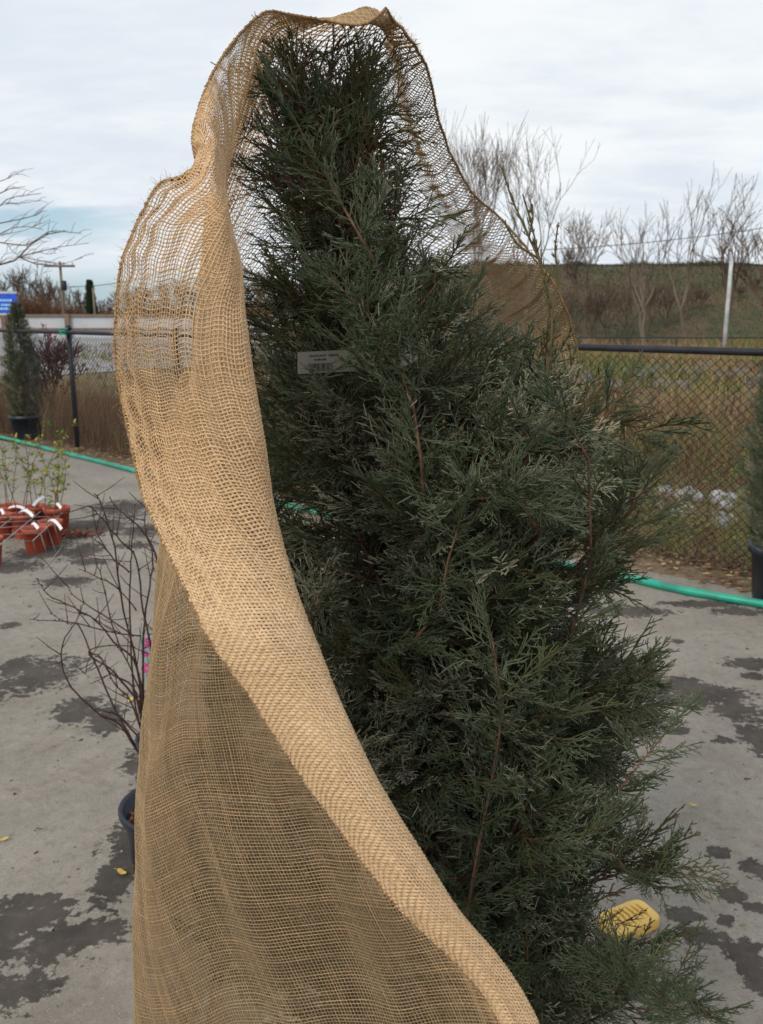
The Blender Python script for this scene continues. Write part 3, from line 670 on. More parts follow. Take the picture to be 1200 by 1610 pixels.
# ------------------------------------------------------------------ juniper sprays
def spray_template(seed, L=.075, n=13, dens=1.0):
    """flattened feathery spray along +X in the XY plane; returns segs A,B,ra,rb,tip"""
    r = random.Random(seed); A, B, ra, rb, tp = [], [], [], [], []
    bend = r.uniform(-.5, .5); droop = r.uniform(-.15, .3); zc = r.uniform(-.2,.2)
    def at(t): return np.array([L*t, L*bend*.35*t*t, L*zc*t*t])
    for i in range(8):
        t0, t1 = i/8, (i+1)/8; A.append(at(t0)); B.append(at(t1)); q = .0011*(1-.45*t0); ra.append(q); rb.append(.0011*(1-.45*t1)); tp.append(t0*.5)
    for i in range(n):
        t = .08 + .86*i/n + r.uniform(-.03,.03); p = at(t); side = 1 if i % 2 else -1
        l = L*(.46*(1-t)**.8 + .09)*r.uniform(.4, 1.45); an = R(r.uniform(18, 44))*side; zt = r.uniform(-.5, .5)
        d = np.array([math.cos(an), math.sin(an), zt]); d /= np.linalg.norm(d); prev = p
        d2 = np.array([math.cos(an*.6), math.sin(an*.6), zt+droop*.2]); d2 /= np.linalg.norm(d2)
        m_ = p + d*l*.5; e = m_ + d2*l*.5
        A += [p, m_]; B += [m_, e]; ra += [.00085, .00075]; rb += [.00078, .0005]; tp += [.45, .7]
        ns = max(2, int(l/.0052*dens))
        for k in range(ns):
            u = (k+.6)/(ns+.3); q = p + d*l*.5*min(u*2,1) + d2*l*.5*max(u*2-1, 0); s2 = 1 if k % 2 else -1
            l2 = l*.40*(1-u*.6)*r.uniform(.5, 1.3)+.003; a2 = an*.8 + R(r.uniform(25, 42))*s2
            dd = np.array([math.cos(a2), math.sin(a2), r.uniform(-.4,.4)]); dd /= np.linalg.norm(dd)
            A.append(q); B.append(q+dd*l2); ra.append(.00075); rb.append(.00045); tp.append(.8+.2*u)
    return [np.array(x) for x in (A, B, ra, rb, tp)]
TEMPL = [spray_template(i, L=.078+.007*(i % 4), n=9+i % 4, dens=.68) for i in range(14)]
OPEN = [spray_template(80+i, L=.125, n=9, dens=.42) for i in range(8)]
LITE = [spray_template(50+i, L=.10, n=9, dens=.45) for i in range(5)]

def frames(D, roll):
    D = D/np.linalg.norm(D, axis=1, keepdims=True)
    ref = np.where(np.abs(D[:,2:3]) < .95, np.array([[0,0,1.]]), np.array([[1.,0,0]]))
    Y = np.cross(ref, D); Y /= np.linalg.norm(Y, axis=1, keepdims=True); Z = np.cross(D, Y)
    c, s = np.cos(roll)[:,None], np.sin(roll)[:,None]
    return np.stack([D, Y*c+Z*s, -Y*s+Z*c], -1)        # columns = axes
def place_sprays(name, pos, dirs, roll, scale, tint, parent, templ, thick=1.0, tipgain=.30, m=None, keep=None):
    n = len(pos); which = rng.integers(0, len(templ), n); VV, FF, AT, off = [], [], [], 0
    Fr = frames(dirs, roll)
    for k, (A, B, ra, rb, tp) in enumerate(templ):
        sel = np.where(which == k)[0]
        if len(sel) == 0: continue
        v, f = seg_tubes(A, B, ra*thick, rb*thick, 3); tv = np.repeat(tp, 6)
        W = np.einsum('nij,vj->nvi', Fr[sel]*scale[sel][:,None,None], v) + pos[sel][:,None]
        VV.append(W.reshape(-1,3)); FF.append((f[None] + (np.arange(len(sel))*len(v))[:,None,None]).reshape(-1,4) + off)
        AT.append((tint[sel][:,None] + (tv[None]-.5)*tipgain).ravel()); off += len(sel)*len(v)
    return link_mesh(name, np.concatenate(VV), np.concatenate(FF), m or M['juniper'], parent, smooth=False, attrs={'tint': np.clip(np.concatenate(AT), 0, 1)})

# ------------------------------------------------------------------ the wrapped juniper
TY = 1.30
def pz(py): return P(600, py, TY)[2]
def pxx(px, py): return P(px, py, TY)[0]
ENV = [(30,470,590),(60,405,608),(120,368,640),(170,358,650),(240,350,668),(320,352,700),(400,350,740),(480,355,790),(560,355,870),(640,350,945),(700,335,1000),(800,315,1010),(900,300,1018),(1000,295,1012),(1100,290,1005),(1200,290,1010),(1300,285,985),(1400,285,955),(1500,290,990),(1600,300,1040),(1800,320,1060),(2100,380,960)]
EZ = np.array([pz(e[0]) for e in ENV])[::-1]; EC = np.array([(pxx(e[1],e[0])+pxx(e[2],e[0]))/2 for e in ENV])[::-1]; ER = np.array([(pxx(e[2],e[0])-pxx(e[1],e[0]))/2 for e in ENV])[::-1]
def env(z): return np.interp(z, EZ, EC), np.maximum(np.interp(z, EZ, ER) - .045, .010)
def build_juniper():
    base = np.array([.05, TY+.02, 0]); root = thing('potted_juniper', 'large blue-green juniper partly wrapped in burlap in the foreground', 'tree', base)
    # pot
    m_ = MB(); m_.lathe([(.15,0),(.155,.01),(.185,.27),(.20,.27),(.20,.31),(.185,.31),(.175,.25),(.0,.25)], n=32, cap=False); m_.build('pot', M['pot_black'], root)
    m_ = MB(); m_.lathe([(.001,.262),(.178,.258)], n=24, cap=False); m_.build('soil', M['soil'], root)
    # trunk
    zt = np.linspace(.24, 1.90, 24); tr = []
    for z in zt:
        c, r_ = env(z); k = min(1, max(0, (z-.3)/.8)); tr.append((base[0]*(1-k)+c*k + .006*math.sin(z*9) - base[0], .012*math.cos(z*7), z))
    m_ = MB(); m_.tube(tr, list(np.interp(zt, [.24,.6,1.5,1.95], [.018,.013,.007,.002])), 9); m_.build('trunk', M['juniper_bark'], root)
    tr = np.array(tr)
    sp_pos, sp_dir, sp_sc, sp_t = [], [], [], []; BA, BB, BR0, BR1 = [], [], [], []
    rr = random.Random(4)
    def limb(z0, az, reach=1.0, rise=None, wild=False):
        """curved ascending limb from trunk to the crown's outline"""
        i = int(np.argmin(np.abs(zt-z0))); p0 = tr[i].copy()
        zr = z0 + (rise if rise is not None else rr.uniform(.10, .34)); zr = min(zr, 1.90)
        c, r_ = env(zr); ry = min(r_, .31); 
        end = np.array([c - base[0] + math.cos(az)*r_*reach, math.sin(az)*ry*reach, zr])
        mid = p0*.5 + end*.5 + np.array([math.cos(az)*r_*.16, math.sin(az)*r_*.16, -.03]); n = 10
        pts = [(1-t)**2*p0 + 2*t*(1-t)*mid + t*t*end + np.array([rr.gauss(0,.003),rr.gauss(0,.003),rr.gauss(0,.003)])*(t > 0) for t in np.linspace(0,1,n)]
        L = sum(np.linalg.norm(pts[k+1]-pts[k]) for k in range(n-1)); r0 = .0045*min(1, L/.35)+.001
        for k in range(n-1):
            BA.append(pts[k]); BB.append(pts[k+1]); BR0.append(r0*(1-.8*k/n)); BR1.append(r0*(1-.8*(k+1)/n))
        tv = rr.gauss(.46, .19)
        ns = max(4, int(L/.030))
        for k in range(ns):
            t = .28 + .72*(k+rr.random())/ns; t = min(t, .995); j = min(int(t*(n-1)), n-2); q = pts[j] + (pts[j+1]-pts[j])*(t*(n-1)-j)
            T = pts[j+1]-pts[j]; T /= np.linalg.norm(T)
            sd = np.array([rr.gauss(0,1), rr.gauss(0,1), rr.gauss(0,1)]); sd -= T*sd.dot(T); sd /= np.linalg.norm(sd)
            out = np.array([math.cos(az), math.sin(az), 0]); d = T*.75 + sd*.75 + out*.15 + np.array([0,0,.12]); d /= np.linalg.norm(d)
            l = rr.uniform(.05, .12)*(1.15-.4*t)
            # sub branch with 3-5 sprays
            nb_ = 3; bp = [q]; dd = d.copy()
            for b_ in range(nb_):
                dd = dd + np.array([rr.gauss(0,.12), rr.gauss(0,.12), rr.gauss(.03,.12)]); dd /= np.linalg.norm(dd); bp.append(bp[-1] + dd*l/nb_)
            for b_ in range(nb_):
                BA.append(bp[b_]); BB.append(bp[b_+1]); BR0.append(.0013-.0002*b_); BR1.append(.0011-.0002*b_)
            tvs = tv + rr.gauss(0,.06)
            sp_pos.append(bp[-1]); sp_dir.append(dd); sp_sc.append(rr.uniform(.75,1.25)); sp_t.append(tvs)
            for b_ in range(1, nb_+1):
                for _ in range(2):
                    if rr.random() < .85:
                        s2 = np.array([rr.gauss(0,1), rr.gauss(0,1), rr.gauss(0,1)]); s2 -= dd*s2.dot(dd); s2 /= np.linalg.norm(s2)
                        e = dd*.8 + s2*.62; sp_pos.append(bp[b_]*.7+bp[b_-1]*.3); sp_dir.append(e); sp_sc.append(rr.uniform(.45,.95)); sp_t.append(tvs + rr.gauss(0,.04))
        sp_pos.append(pts[-1]); sp_dir.append(pts[-1]-pts[-2]); sp_sc.append(rr.uniform(.9,1.25)); sp_t.append(tv+.08)
    nlimb0 = 0
    nl = 215
    for k in range(nl):
        u = (k+rr.random())/nl; z0 = .30 + 1.50*u**.95
        az = (k*2.39996 + rr.gauss(0,.25)) % (2*math.pi)
        if math.sin(az) > .35 and rr.random() < .25: az = -az
        limb(z0, az, rr.uniform(.62, 1.03) if rr.random() > .2 else rr.uniform(.3,.6))
    n_reg = len(sp_pos)
    # extra straggling limbs past the outline on the right and low right
    for z0, az, rc, rise in [(1.05,-.2,1.16,.30),(.85,-.1,1.12,.16),(.62,-.3,1.16,.15),(.52,.0,1.18,.02),(.45,-.25,1.24,.06),(.9,-.5,1.1,.2),(.7,.1,1.12,.25),(.5,-.5,1.15,.1),(1.2,-.35,1.12,.25),(1.62,1.9,1.05,.33),(1.64,3.3,1.0,.3),(1.66,0,1.0,.3),(1.7,4.7,.9,.27)]:
        limb(z0, az, rc, rise)
    BA_, BB_ = np.array(BA), np.array(BB); wild_ = np.arange(len(sp_pos)) >= n_reg
    pos = np.array(sp_pos); dr = np.array(sp_dir); sc = np.array(sp_sc); ti = np.array(sp_t)
    # keep foliage off the lens side of the burlap lapel and inside the wrap on the left
    wp = pos + base; tipp = wp + dr/np.linalg.norm(dr, axis=1, keepdims=True)*.07*sc[:,None]
    z_ = tipp[:,2]; xl = np.interp(z_, [.3,.8,1.2,1.5,1.8,2.0], [-.29,-.27,-.265,-.255,-.245,-.235])
    ok = (tipp[:,0] > xl - .015) & (tipp[:,1] > .90)
    pos, dr, sc, ti = pos[ok], dr[ok], sc[ok], ti[ok]
    zt_ = tipp[ok][:,2]; tx = tipp[ok][:,0]
    cE = np.interp(zt_, EZ, EC); rE = np.interp(zt_, EZ, ER); exc = np.abs(tx-cE) - rE; strag = wild_[ok]
    in2 = (exc < rng.exponential(.014, len(exc)) - .004) | (strag & (exc < .16)); in2 &= zt_ < 1.965
    in2 &= ~((exc > .012) & (zt_ > 1.75)) & ~((exc > .008) & (tx < cE) & (zt_ > 1.1)); dens = np.interp(zt_, [1.2,1.5,1.68,1.74,1.8,1.95], [.95,.8,.45,.15,.15,.3]); in2 &= rng.random(len(dens)) < dens
    tw_ = tipp[ok]; kx = (tw_[:,2]-CAMH); qd = tw_[:,1]*cp_ - kx*sp_; ppx = 600 + F*tw_[:,0]/qd; ppy = 805 - F*(tw_[:,1]*sp_ + kx*cp_)/qd
    in2 &= ~((ppx > 925) & (ppx < 1060) & (ppy > 1375) & (ppy < 1480) & (rng.random(len(ppx)) < .74))
    tp2 = wp[ok] + dr/np.linalg.norm(dr, axis=1, keepdims=True)*.115*sc[:,None]; ex2 = np.abs(tp2[:,0]-np.interp(tp2[:,2], EZ, EC)) - np.interp(tp2[:,2], EZ, ER)
    q2 = tp2[:,1]*cp_ - (tp2[:,2]-CAMH)*sp_; py2 = 805 - F*(tp2[:,1]*sp_ + (tp2[:,2]-CAMH)*cp_)/q2; px2 = 600 + F*tp2[:,0]/q2
    in2 &= ~((py2 < 240) & ((px2 < np.interp(py2, [0,20,70,150,215,240], [430,425,380,350,330,340])+16) | (px2 > np.interp(py2, [20,100,180,240], [596,655,680,695]))))
    in2 &= ~((tw_[:,2] > 1.66) & ((ex2 > -.006) | (py2 < 48)))
    pos, dr, sc, ti = pos[in2], dr[in2], sc[in2], ti[in2]
    q = pos[:,:2] - np.stack([env(pos[:,2]+0)[0]-base[0], np.zeros(len(pos))], -1); rel = np.linalg.norm(q, axis=1)/np.maximum(np.minimum(env(pos[:,2])[1], .36), .05)
    topz = pos[:,2] > 1.70; nT = topz.sum()
    place_sprays('top_foliage', pos[topz], dr[topz]/np.linalg.norm(dr[topz],axis=1,keepdims=True) + rng.normal(0,.38,(nT,3))*[1,1,.6]*np.clip((np.interp(pos[topz][:,2], EZ, ER) - np.abs(pos[topz][:,0]+base[0]-np.interp(pos[topz][:,2], EZ, EC)))/.06, 0, 1)[:,None], rng.uniform(-1.5,1.5,nT), np.minimum(sc[topz]*1.05, 1.2), ti[topz]-.16, root, OPEN, 1.3)
    hero = (pos[:,1] < .10) & (rel > .25) & ~topz; rest = ~hero & ~topz
    v, f = seg_tubes(BA_, BB_, np.array(BR0), np.array(BR1), 5); link_mesh('branches', v, f, M['juniper_bark'], root)
    ti = ti + rng.normal(0, .05, len(ti)); browny = rng.random(len(ti)) < .06; ti[browny] = rng.uniform(.0,.15, browny.sum())
    rl_ = rng.uniform(-.7, .7, len(ti))
    print('sprays', len(pos), 'hero', hero.sum())
    place_sprays('foliage', pos[hero], dr[hero], rl_[hero], sc[hero], ti[hero], root, TEMPL, 1.28, .72)
    place_sprays('inner_foliage', pos[rest], dr[rest], rl_[rest], sc[rest]*.9, ti[rest]-.05, root, LITE, 1.35)
    # the tall thin shoot rising on the right
    def shoot(line, Y, r0, sprays, nm, tv=.14, tw=1.0, side=.030):
        p3 = [P(x, y, Y) - base for x, y in line]; 
        pts = []
        for i in range(len(p3)-1):
            for t in np.linspace(0,1,5)[:-1]:
                a,b_,c,d = p3[max(i-1,0)], p3[i], p3[i+1], p3[min(i+2,len(p3)-1)]
                pts.append(.5*((2*b_)+(-a+c)*t+(2*a-5*b_+4*c-d)*t*t+(-a+3*b_-3*c+d)*t**3))
        pts.append(p3[-1]); m_ = MB(); m_.tube(pts, list(np.linspace(r0, .0009, len(pts))), 6, a=.06)
        for i in range(2, len(pts)-1):
            T = pts[i]-pts[i-1]; T /= np.linalg.norm(T); f_ = i/len(pts)
            for s_ in range(2):
                sd = np.array([rr.gauss(0,1), rr.gauss(0,.7), rr.gauss(0,.4)]); d = T*.8 + sd*.45; d /= np.linalg.norm(d)
                l = rr.uniform(.4,1)*side*(1.25-f_); mid_ = pts[i]+d*l*.5; e = mid_ + (d+T*.5)/np.linalg.norm(d+T*.5)*l*.5
                m_.tube([pts[i], mid_, e], [.0008,.0010,.0005], 4, a=tv)
                if rr.random() < .5: m_.tube([mid_, mid_+ (T*.8+sd*-.3)*l*.35], [.0009,.0005], 4, a=tv)
        return m_
    m_ = shoot([(858,600),(868,520),(863,460),(848,410),(826,360),(804,310),(790,263)], 1.12, .0019, 0, 'shoot')
    for ln in ([(866,500),(878,440),(873,395),(878,350)], [(846,405),(815,385),(790,345)], [(832,372),(838,340),(835,322)], [(850,415),(835,350),(822,305)]):
        m2 = shoot(ln, 1.12, .0013, 0, '', side=.014); m_.v += m2.v; m_.f += [tuple(i+m_.n for i in f) for f in m2.f]; m_.a += m2.a; m_.n += m2.n
    m_.build('leader_shoot', M['juniper'], root)
    # stems with visible reddish bark running up the face of the crown
    st = MB(); pp, dd_, ss, tt = [], [], [], []
    for ln, Y0, Y1 in [([(520,440),(575,490),(620,560),(650,640),(662,720),(668,800)], 1.02, 1.0), ([(735,1440),(752,1330),(775,1220),(790,1120),(775,1010),(757,940)], .985, .955), ([(895,1010),(930,880),(925,720),(885,650)], 1.06, 1.02),
        ([(470,200),(520,290),(560,360),(600,430)], 1.12, 1.08), ([(640,1020),(690,960),(705,880),(720,830)], .97, .96), ([(960,1530),(1000,1540),(1060,1585),(1120,1600)], .98, .93), ([(985,1330),(960,1300),(975,1240),(1040,1160)],1.1,1.05), ([(850,840),(826,800),(790,780),(745,785)], 1.0, .96), ([(930,1290),(985,1370),(1040,1400)],1.06,1.1)]:
        p3 = [P(x, y, .025+.02*math.sin(i*2.1+x)+Y0+(Y1-Y0)*i/(len(ln)-1)) - base for i, (x, y) in enumerate(ln)]; p3 = p3[::1]
        if p3[0][2] > p3[-1][2]: p3 = p3[::-1]
        p3 = [p3[0] + np.array([-.01, .11, -.05])] + p3
        st.tube(p3, list(np.linspace(.0026, .0010, len(p3))), 6)
        for i in range(len(p3)-1):
            for k in range(7):
                q = p3[i] + (p3[i+1]-p3[i])*rr.random(); T = p3[i+1]-p3[i]; T /= np.linalg.norm(T)
                d = T*.55 + np.array([rr.gauss(0,.8), rr.gauss(-.15,.35), rr.gauss(.25,.45)]); pp.append(q); dd_.append(d); ss.append(rr.uniform(.5,1.05)); tt.append(min(.58, rr.gauss(.45,.11)))
        pp.append(p3[-1]); dd_.append(p3[-1]-p3[-2]); ss.append(1.0); tt.append(.48)
    for _ in range(34):
        x, y = rr.uniform(470, 700), rr.uniform(545, 640)
        if 478 < x < 555 and y < 590: continue
        pp.append(P(x, y, rr.uniform(1.01, 1.05)) - base); dd_.append(np.array([rr.gauss(0,.6), rr.gauss(-.3,.3), rr.gauss(.7,.4)])); ss.append(rr.uniform(.5,.9)); tt.append(rr.gauss(.45,.1))
    st.build('front_stems', M['juniper_bark'], root)
    place_sprays('front_sprays', np.array(pp), np.array(dd_), rng.uniform(-.6,.6,len(pp)), np.array(ss), np.array(tt), root, TEMPL, 1.28, .5)
build_juniper()

# paper band tag hanging in the crown
def build_tag():
    n = 15; root = thing('plant_tag', 'cream paper band tag with barcode hanging inside the juniper', 'plant tag', P(530, 575, 1.055)); base = np.array(root.location)
    def band(t, h):   # t 0..1 along, h 0..1 up
        px = 468 + 205*t; top = 554 - 4*math.sin(t*3.1) - 22*max(0,t-.75)/.25; bot = 588 - 10*t - 16*max(0,t-.75)/.25
        return P(px, bot + (top-bot)*h, 1.055 + .012*math.sin(t*3.0)) - base
    V = [band(i/n, h) for i in range(n+1) for h in (0,1)]; V2 = [v + np.array([0,.0006,0]) for v in V]
    Fc = [(2*i,2*i+2,2*i+3,2*i+1) for i in range(n)]; m_ = MB(); m_.add(V, Fc); m_.add(V2, [f[::-1] for f in Fc]); m_.build('band', M['tag'], root)
    m_ = MB()
    def mark(t0, t1, h0, h1): m_.add([band(t0,h0)-[0,.0007,0], band(t1,h0)-[0,.0007,0], band(t1,h1)-[0,.0007,0], band(t0,h1)-[0,.0007,0]], [(0,1,2,3)])
    x = .10
    while x < .27:
        w_ = random.choice((.002,.003,.006)); mark(x, x+w_, .08, .45); x += w_ + random.choice((.003,.004,.006))
    m_.build('barcode', M['ink'], root, False); m_ = MB()
    for h0, a_, b_ in ((.76,.09,.22),(.76,.24,.31),(.58,.13,.21),(.74,.45,.62),(.60,.45,.58)):
        x = a_
        while x < b_: w_ = random.uniform(.006,.016); mark(x, x+w_, h0, h0+.07); x += w_+.005
    m_.build('print', M['ink'], root, False)
build_tag()

# ------------------------------------------------------------------ burlap wrap
def build_burlap():
    p = lambda x, y, Y: P(x, y, Y)
    def back(zl): return [np.array([-.325,1.46,zl]), np.array([-.10,1.72,zl]), np.array([.12,1.74,zl]), np.array([.24,1.70,zl]), np.array([.30,1.64,zl])]
    def zof(y, Y): return P(600, y, Y)[2]
    rows = []
    def row(front, backs): rows.append([p(*q) for q in front] + [q if isinstance(q, np.ndarray) else p(*q) for q in backs])
    row([(985,2420,.73),(1000,2420,.725),(1015,2420,.725),(1030,2420,.75),(760,2400,.82),(380,2400,.88),(180,2400,1.0)], back(.12))
    row([(900,2000,.72),(915,2000,.71),(932,2000,.71),(948,2000,.74),(700,2000,.80),(390,2000,.86),(200,2000,.98)], back(.48))
    row([(785,1610,.715),(798,1610,.705),(814,1610,.705),(829,1610,.73),(620,1610,.80),(380,1610,.855),(214,1610,.98)], back(.76))
    row([(605,1400,.715),(632,1400,.700),(664,1400,.70),(691,1400,.73),(510,1400,.805),(330,1400,.86),(216,1400,.98)], back(.93))
    row([(478,1225,.72),(508,1225,.705),(552,1225,.70),(586,1225,.73),(440,1225,.82),(300,1225,.87),(222,1225,.99)], back(1.08))
    row([(398,1100,.725),(434,1100,.712),(487,1100,.71),(532,1100,.74),(400,1100,.83),(300,1100,.90),(236,1100,1.0)], back(1.2))
    row([(331,1000,.735),(372,1003,.72),(437,1003,.715),(494,1000,.75),(390,1000,.84),(300,1000,.92),(249,1000,1.02)], back(1.29))
    row([(282,905,.765),(330,905,.742),(402,905,.73),(459,905,.76),(380,900,.86),(308,900,.95),(266,900,1.05)], back(1.37))
    row([(233,800,.80),(290,804,.765),(367,804,.74),(432,800,.77),(380,800,.88),(318,800,.98),(278,800,1.08)], back(1.45))
    row([(205,700,.83),(267,702,.78),(347,702,.75),(414,700,.78),(376,700,.90),(328,700,1.0),(290,700,1.11)], [np.array([-.31,1.47,1.51]), np.array([-.10,1.7,1.51]), np.array([.12,1.74,1.51]), p(820,680,1.68), p(880,675,1.62)])
    row([(188,600,.85),(250,600,.79),(331,600,.76),(399,600,.80),(368,600,.92),(330,600,1.03),(300,600,1.14)], [p(330,590,1.49), p(500,580,1.68), p(690,580,1.72), p(830,600,1.64), p(908,600,1.56)])
    row([(180,505,.86),(241,505,.80),(318,503,.77),(386,505,.81),(360,505,.94),(330,505,1.05),(310,505,1.16)], [p(345,495,1.50), p(510,485,1.66), p(690,490,1.68), p(828,520,1.6), p(900,520,1.52)])
    row([(188,430,.87),(246,425,.82),(320,428,.79),(375,430,.83),(352,425,.95),(330,425,1.06),(318,420,1.18)], [p(372,410,1.5), p(530,400,1.62), p(690,420,1.64), p(810,455,1.55), p(876,455,1.48)])
    row([(205,368,.88),(258,350,.84),(318,352,.82),(361,355,.85),(352,352,.96),(338,345,1.06),(330,340,1.18)], [p(390,330,1.48), p(530,320,1.6), p(660,340,1.58), p(755,375,1.5), p(805,362,1.46)])
    row([(243,302,.89),(278,300,.87),(318,302,.85),(347,295,.87),(356,290,.96),(356,280,1.06),(352,272,1.18)], [p(405,250,1.46), p(530,240,1.56), p(640,255,1.52), p(700,300,1.46), p(742,300,1.42)])
    row([(286,281,.90),(300,270,.89),(318,254,.88),(338,226,.89),(358,205,.96),(370,190,1.05),(378,180,1.16)], [p(425,160,1.42), p(530,145,1.48), p(610,150,1.45), p(656,200,1.41), p(697,210,1.36)])
    row([(313,271,.92),(307,250,.91),(309,222,.90),(324,182,.91),(342,142,.96),(364,105,1.03),(395,78,1.11)], [p(440,62,1.28), p(525,42,1.36), p(592,22,1.36), p(624,80,1.33), p(668,96,1.27)])
    row([(322,267,.93),(309,242,.93),(304,214,.92),(313,168,.94),(333,118,.98),(366,68,1.03),(413,20,1.07)], [p(455,22,1.10), p(510,31,1.12), p(560,38,1.13), p(588,28,1.15), p(605,12,1.17)])
    C = np.array(rows)                                    # (nr, nc, 3)
    def cr(X, ts):                                        # Catmull-Rom along axis 0
        n = len(X); i = np.clip(np.floor(ts).astype(int), 0, n-2); t = (ts-i)
        t = t.reshape((-1,)+(1,)*(X.ndim-1))
        P1, P2 = X[i], X[i+1]
        P0 = np.where((i == 0).reshape(t.shape), 2*X[0]-X[1], X[np.maximum(i-1,0)]); P3 = np.where((i+2 > n-1).reshape(t.shape), 2*X[-1]-X[-2], X[np.minimum(i+2,n-1)])
        return .5*(2*P1+(-P0+P2)*t+(2*P0-5*P1+4*P2-P3)*t**2+(-P0+3*P1-3*P2+P3)*t**3)
    nr, nc = C.shape[:2]
    S = cr(C, np.linspace(0, nr-1, 400)); S = np.swapaxes(cr(np.swapaxes(S,0,1), np.linspace(0, nc-1, 440)), 0, 1)     # (400,440,3)
    PITCHU, PITCHV = .0037, .0045
    # per-row arc length from the hem; the part past the turn behind the tree is stretched or squeezed
    du = np.linalg.norm(np.diff(S, axis=1), axis=2); su = np.concatenate([np.zeros((400,1)), np.cumsum(du,1)], 1); tot = su[:,-1]
    iF = int(440*6.2/(nc-1)); front = su[:, iF]
    SF = front.max(); SB = np.percentile(tot-front, 85); nu = int(tot.max()/PITCHU)+1
    wu = np.arange(nu)*PITCHU
    # smooth normaliser so that threads stay continuous
    f_s = np.convolve(np.pad(front, 12, 'edge'), np.ones(25)/25, 'valid')
    # threads keep true spacing across the lapel; the turn at the left edge absorbs the rest
    dv = np.linalg.norm(np.diff(S, axis=0), axis=2); sv = np.median(np.cumsum(dv,0)[-1, 20:320]); nv = int(sv/PITCHV)
    colpos = np.zeros((400, nu)); j0 = np.arange(440)
    tots = np.convolve(np.pad(tot, 4, 'edge'), np.ones(9)/9, 'valid')
    for r_ in range(400): colpos[r_] = np.interp(wu, su[r_], j0)
    # rows: even arc spacing by median
    med = np.concatenate([[0], np.cumsum(np.percentile(dv[:, :], 85, axis=1))]); rowpos = np.interp(np.linspace(0, med[-1], nv), med, np.arange(400))
    nv = int(med[-1]/PITCHV); rowpos = np.interp(np.linspace(0, med[-1], nv), med, np.arange(400))
    cp = np.stack([np.interp(rowpos, np.arange(400), colpos[:,k]) for k in range(nu)], 1)      # (nv,nu)
    # irregular threads
    kk = np.arange(nu); jj = np.arange(nv)
    def smooth_noise(shape, sig, seed):
        g = np.random.default_rng(seed).normal(0,1,shape)
        for ax, s_ in enumerate(sig):
            if s_ > 0:
                kx = np.exp(-.5*(np.arange(-int(3*s_), int(3*s_)+1)/s_)**2); kx /= np.sqrt((kx**2).sum())
                g = np.apply_along_axis(lambda v: np.convolve(np.pad(v, len(kx)//2, 'wrap'), kx, 'valid')[:shape[ax]], ax, g)
        return g
    nU = smooth_noise((nv,nu), (14,.8), 1); nV = smooth_noise((nv,nu), (.8,14), 2)
    wob = smooth_noise((nv,nu), (5,5), 3)
    totR = np.interp(rowpos, np.arange(400), tot)[:,None]; live = ((kk[None]-1)*PITCHU <= totR)
    cell = np.clip(np.gradient(cp, axis=1), 0, None)
    cp2 = cp + cell*(.09*nU + .14*wob); cp2[:,0] = cp[:,0]; rp = rowpos[:,None] + np.gradient(rowpos)[:,None]*(.06*nV + .13*smooth_noise((nv,nu),(5,5),4))
    cp2 = np.clip(cp2, 0, 438.999); rp = np.clip(rp, 0, 398.999)
    i0 = rp.astype(int); j0_ = cp2.astype(int); fi = (rp-i0)[...,None]; fj = (cp2-j0_)[...,None]
    Q = S[i0,j0_]*(1-fi)*(1-fj) + S[i0+1,j0_]*fi*(1-fj) + S[i0,j0_+1]*(1-fi)*fj + S[i0+1,j0_+1]*fi*fj
    Tu = np.gradient(Q, axis=1); Tv = np.gradient(Q, axis=0)
    lu = np.linalg.norm(Tu, axis=2)+1e-9; lv = np.linalg.norm(Tv, axis=2)+1e-9
    Nn = np.cross(Tu, Tv); Nn /= (np.linalg.norm(Nn, axis=2, keepdims=True)+1e-9)
    # folds and ripples: scalloping near the free hem of the lobe, soft pleats elsewhere
    arc = np.broadcast_to(kk[None]*PITCHU, (nv,nu)) + 0.0; varc = np.cumsum(lv,0)
    vfrac = (np.arange(nv)/nv)[:,None]
    topd = np.clip((1-vfrac)/.03, 0, 1)
    lobe = np.clip((vfrac-.50)/.12,0,1)*np.clip((1.02-vfrac)/.1,0,1)
    rip = .0030*np.exp(-arc/.05)*(1-np.exp(-arc/.010))*np.sin(varc/.034*2*np.pi + .5*wob)*lobe
    pleat = .0016*np.sin(arc/.061*2*np.pi + 2.2*smooth_noise((nv,nu),(40,20),8) + 5*vfrac)*np.clip(arc/.05,0,1)*.6
    rarc = np.maximum(totR - kk[None]*PITCHU, 0); topd = np.clip((1-vfrac)/.03, 0, 1); backm = np.clip((arc-.55)/.15, 0, 1); backm = backm*np.clip(rarc/.05, 0, 1); bp_ = .0012*np.sin(arc/.08*2*np.pi + 1.2*vfrac*6)*backm + .0012*np.sin(rarc/.075*2*np.pi + 2*vfrac)*np.clip(rarc/.02,0,1)*np.clip(1-rarc/.25,0,1)*np.clip((vfrac-.6)/.1,0,1)
    wr = .0045*np.sin((arc*.75+varc*.32)/.105*2*np.pi + 1.1*smooth_noise((nv,nu),(30,30),41))*np.clip((arc-.10)/.06,0,1)*np.clip((.62-vfrac)/.1,0,1)
    Q = Q + Nn*((rip + pleat + bp_ + wr)*topd + .0008*smooth_noise((nv,nu),(9,9),6))[...,None]
    Q[...,2] += (.0030*np.exp(-arc/.05)*np.sin(arc/.024*2*np.pi+.4*wob) + .0016*np.sin(arc/.031*2*np.pi+3*vfrac))*lobe*topd
    Tu = np.gradient(Q, axis=1); Tv = np.gradient(Q, axis=0); lu = np.linalg.norm(Tu, axis=2)+1e-9; lv = np.linalg.norm(Tv, axis=2)+1e-9
    Nn = np.cross(Tu, Tv); Nn /= (np.linalg.norm(Nn, axis=2, keepdims=True)+1e-9); Tu /= lu[...,None]; Tv /= lv[...,None]
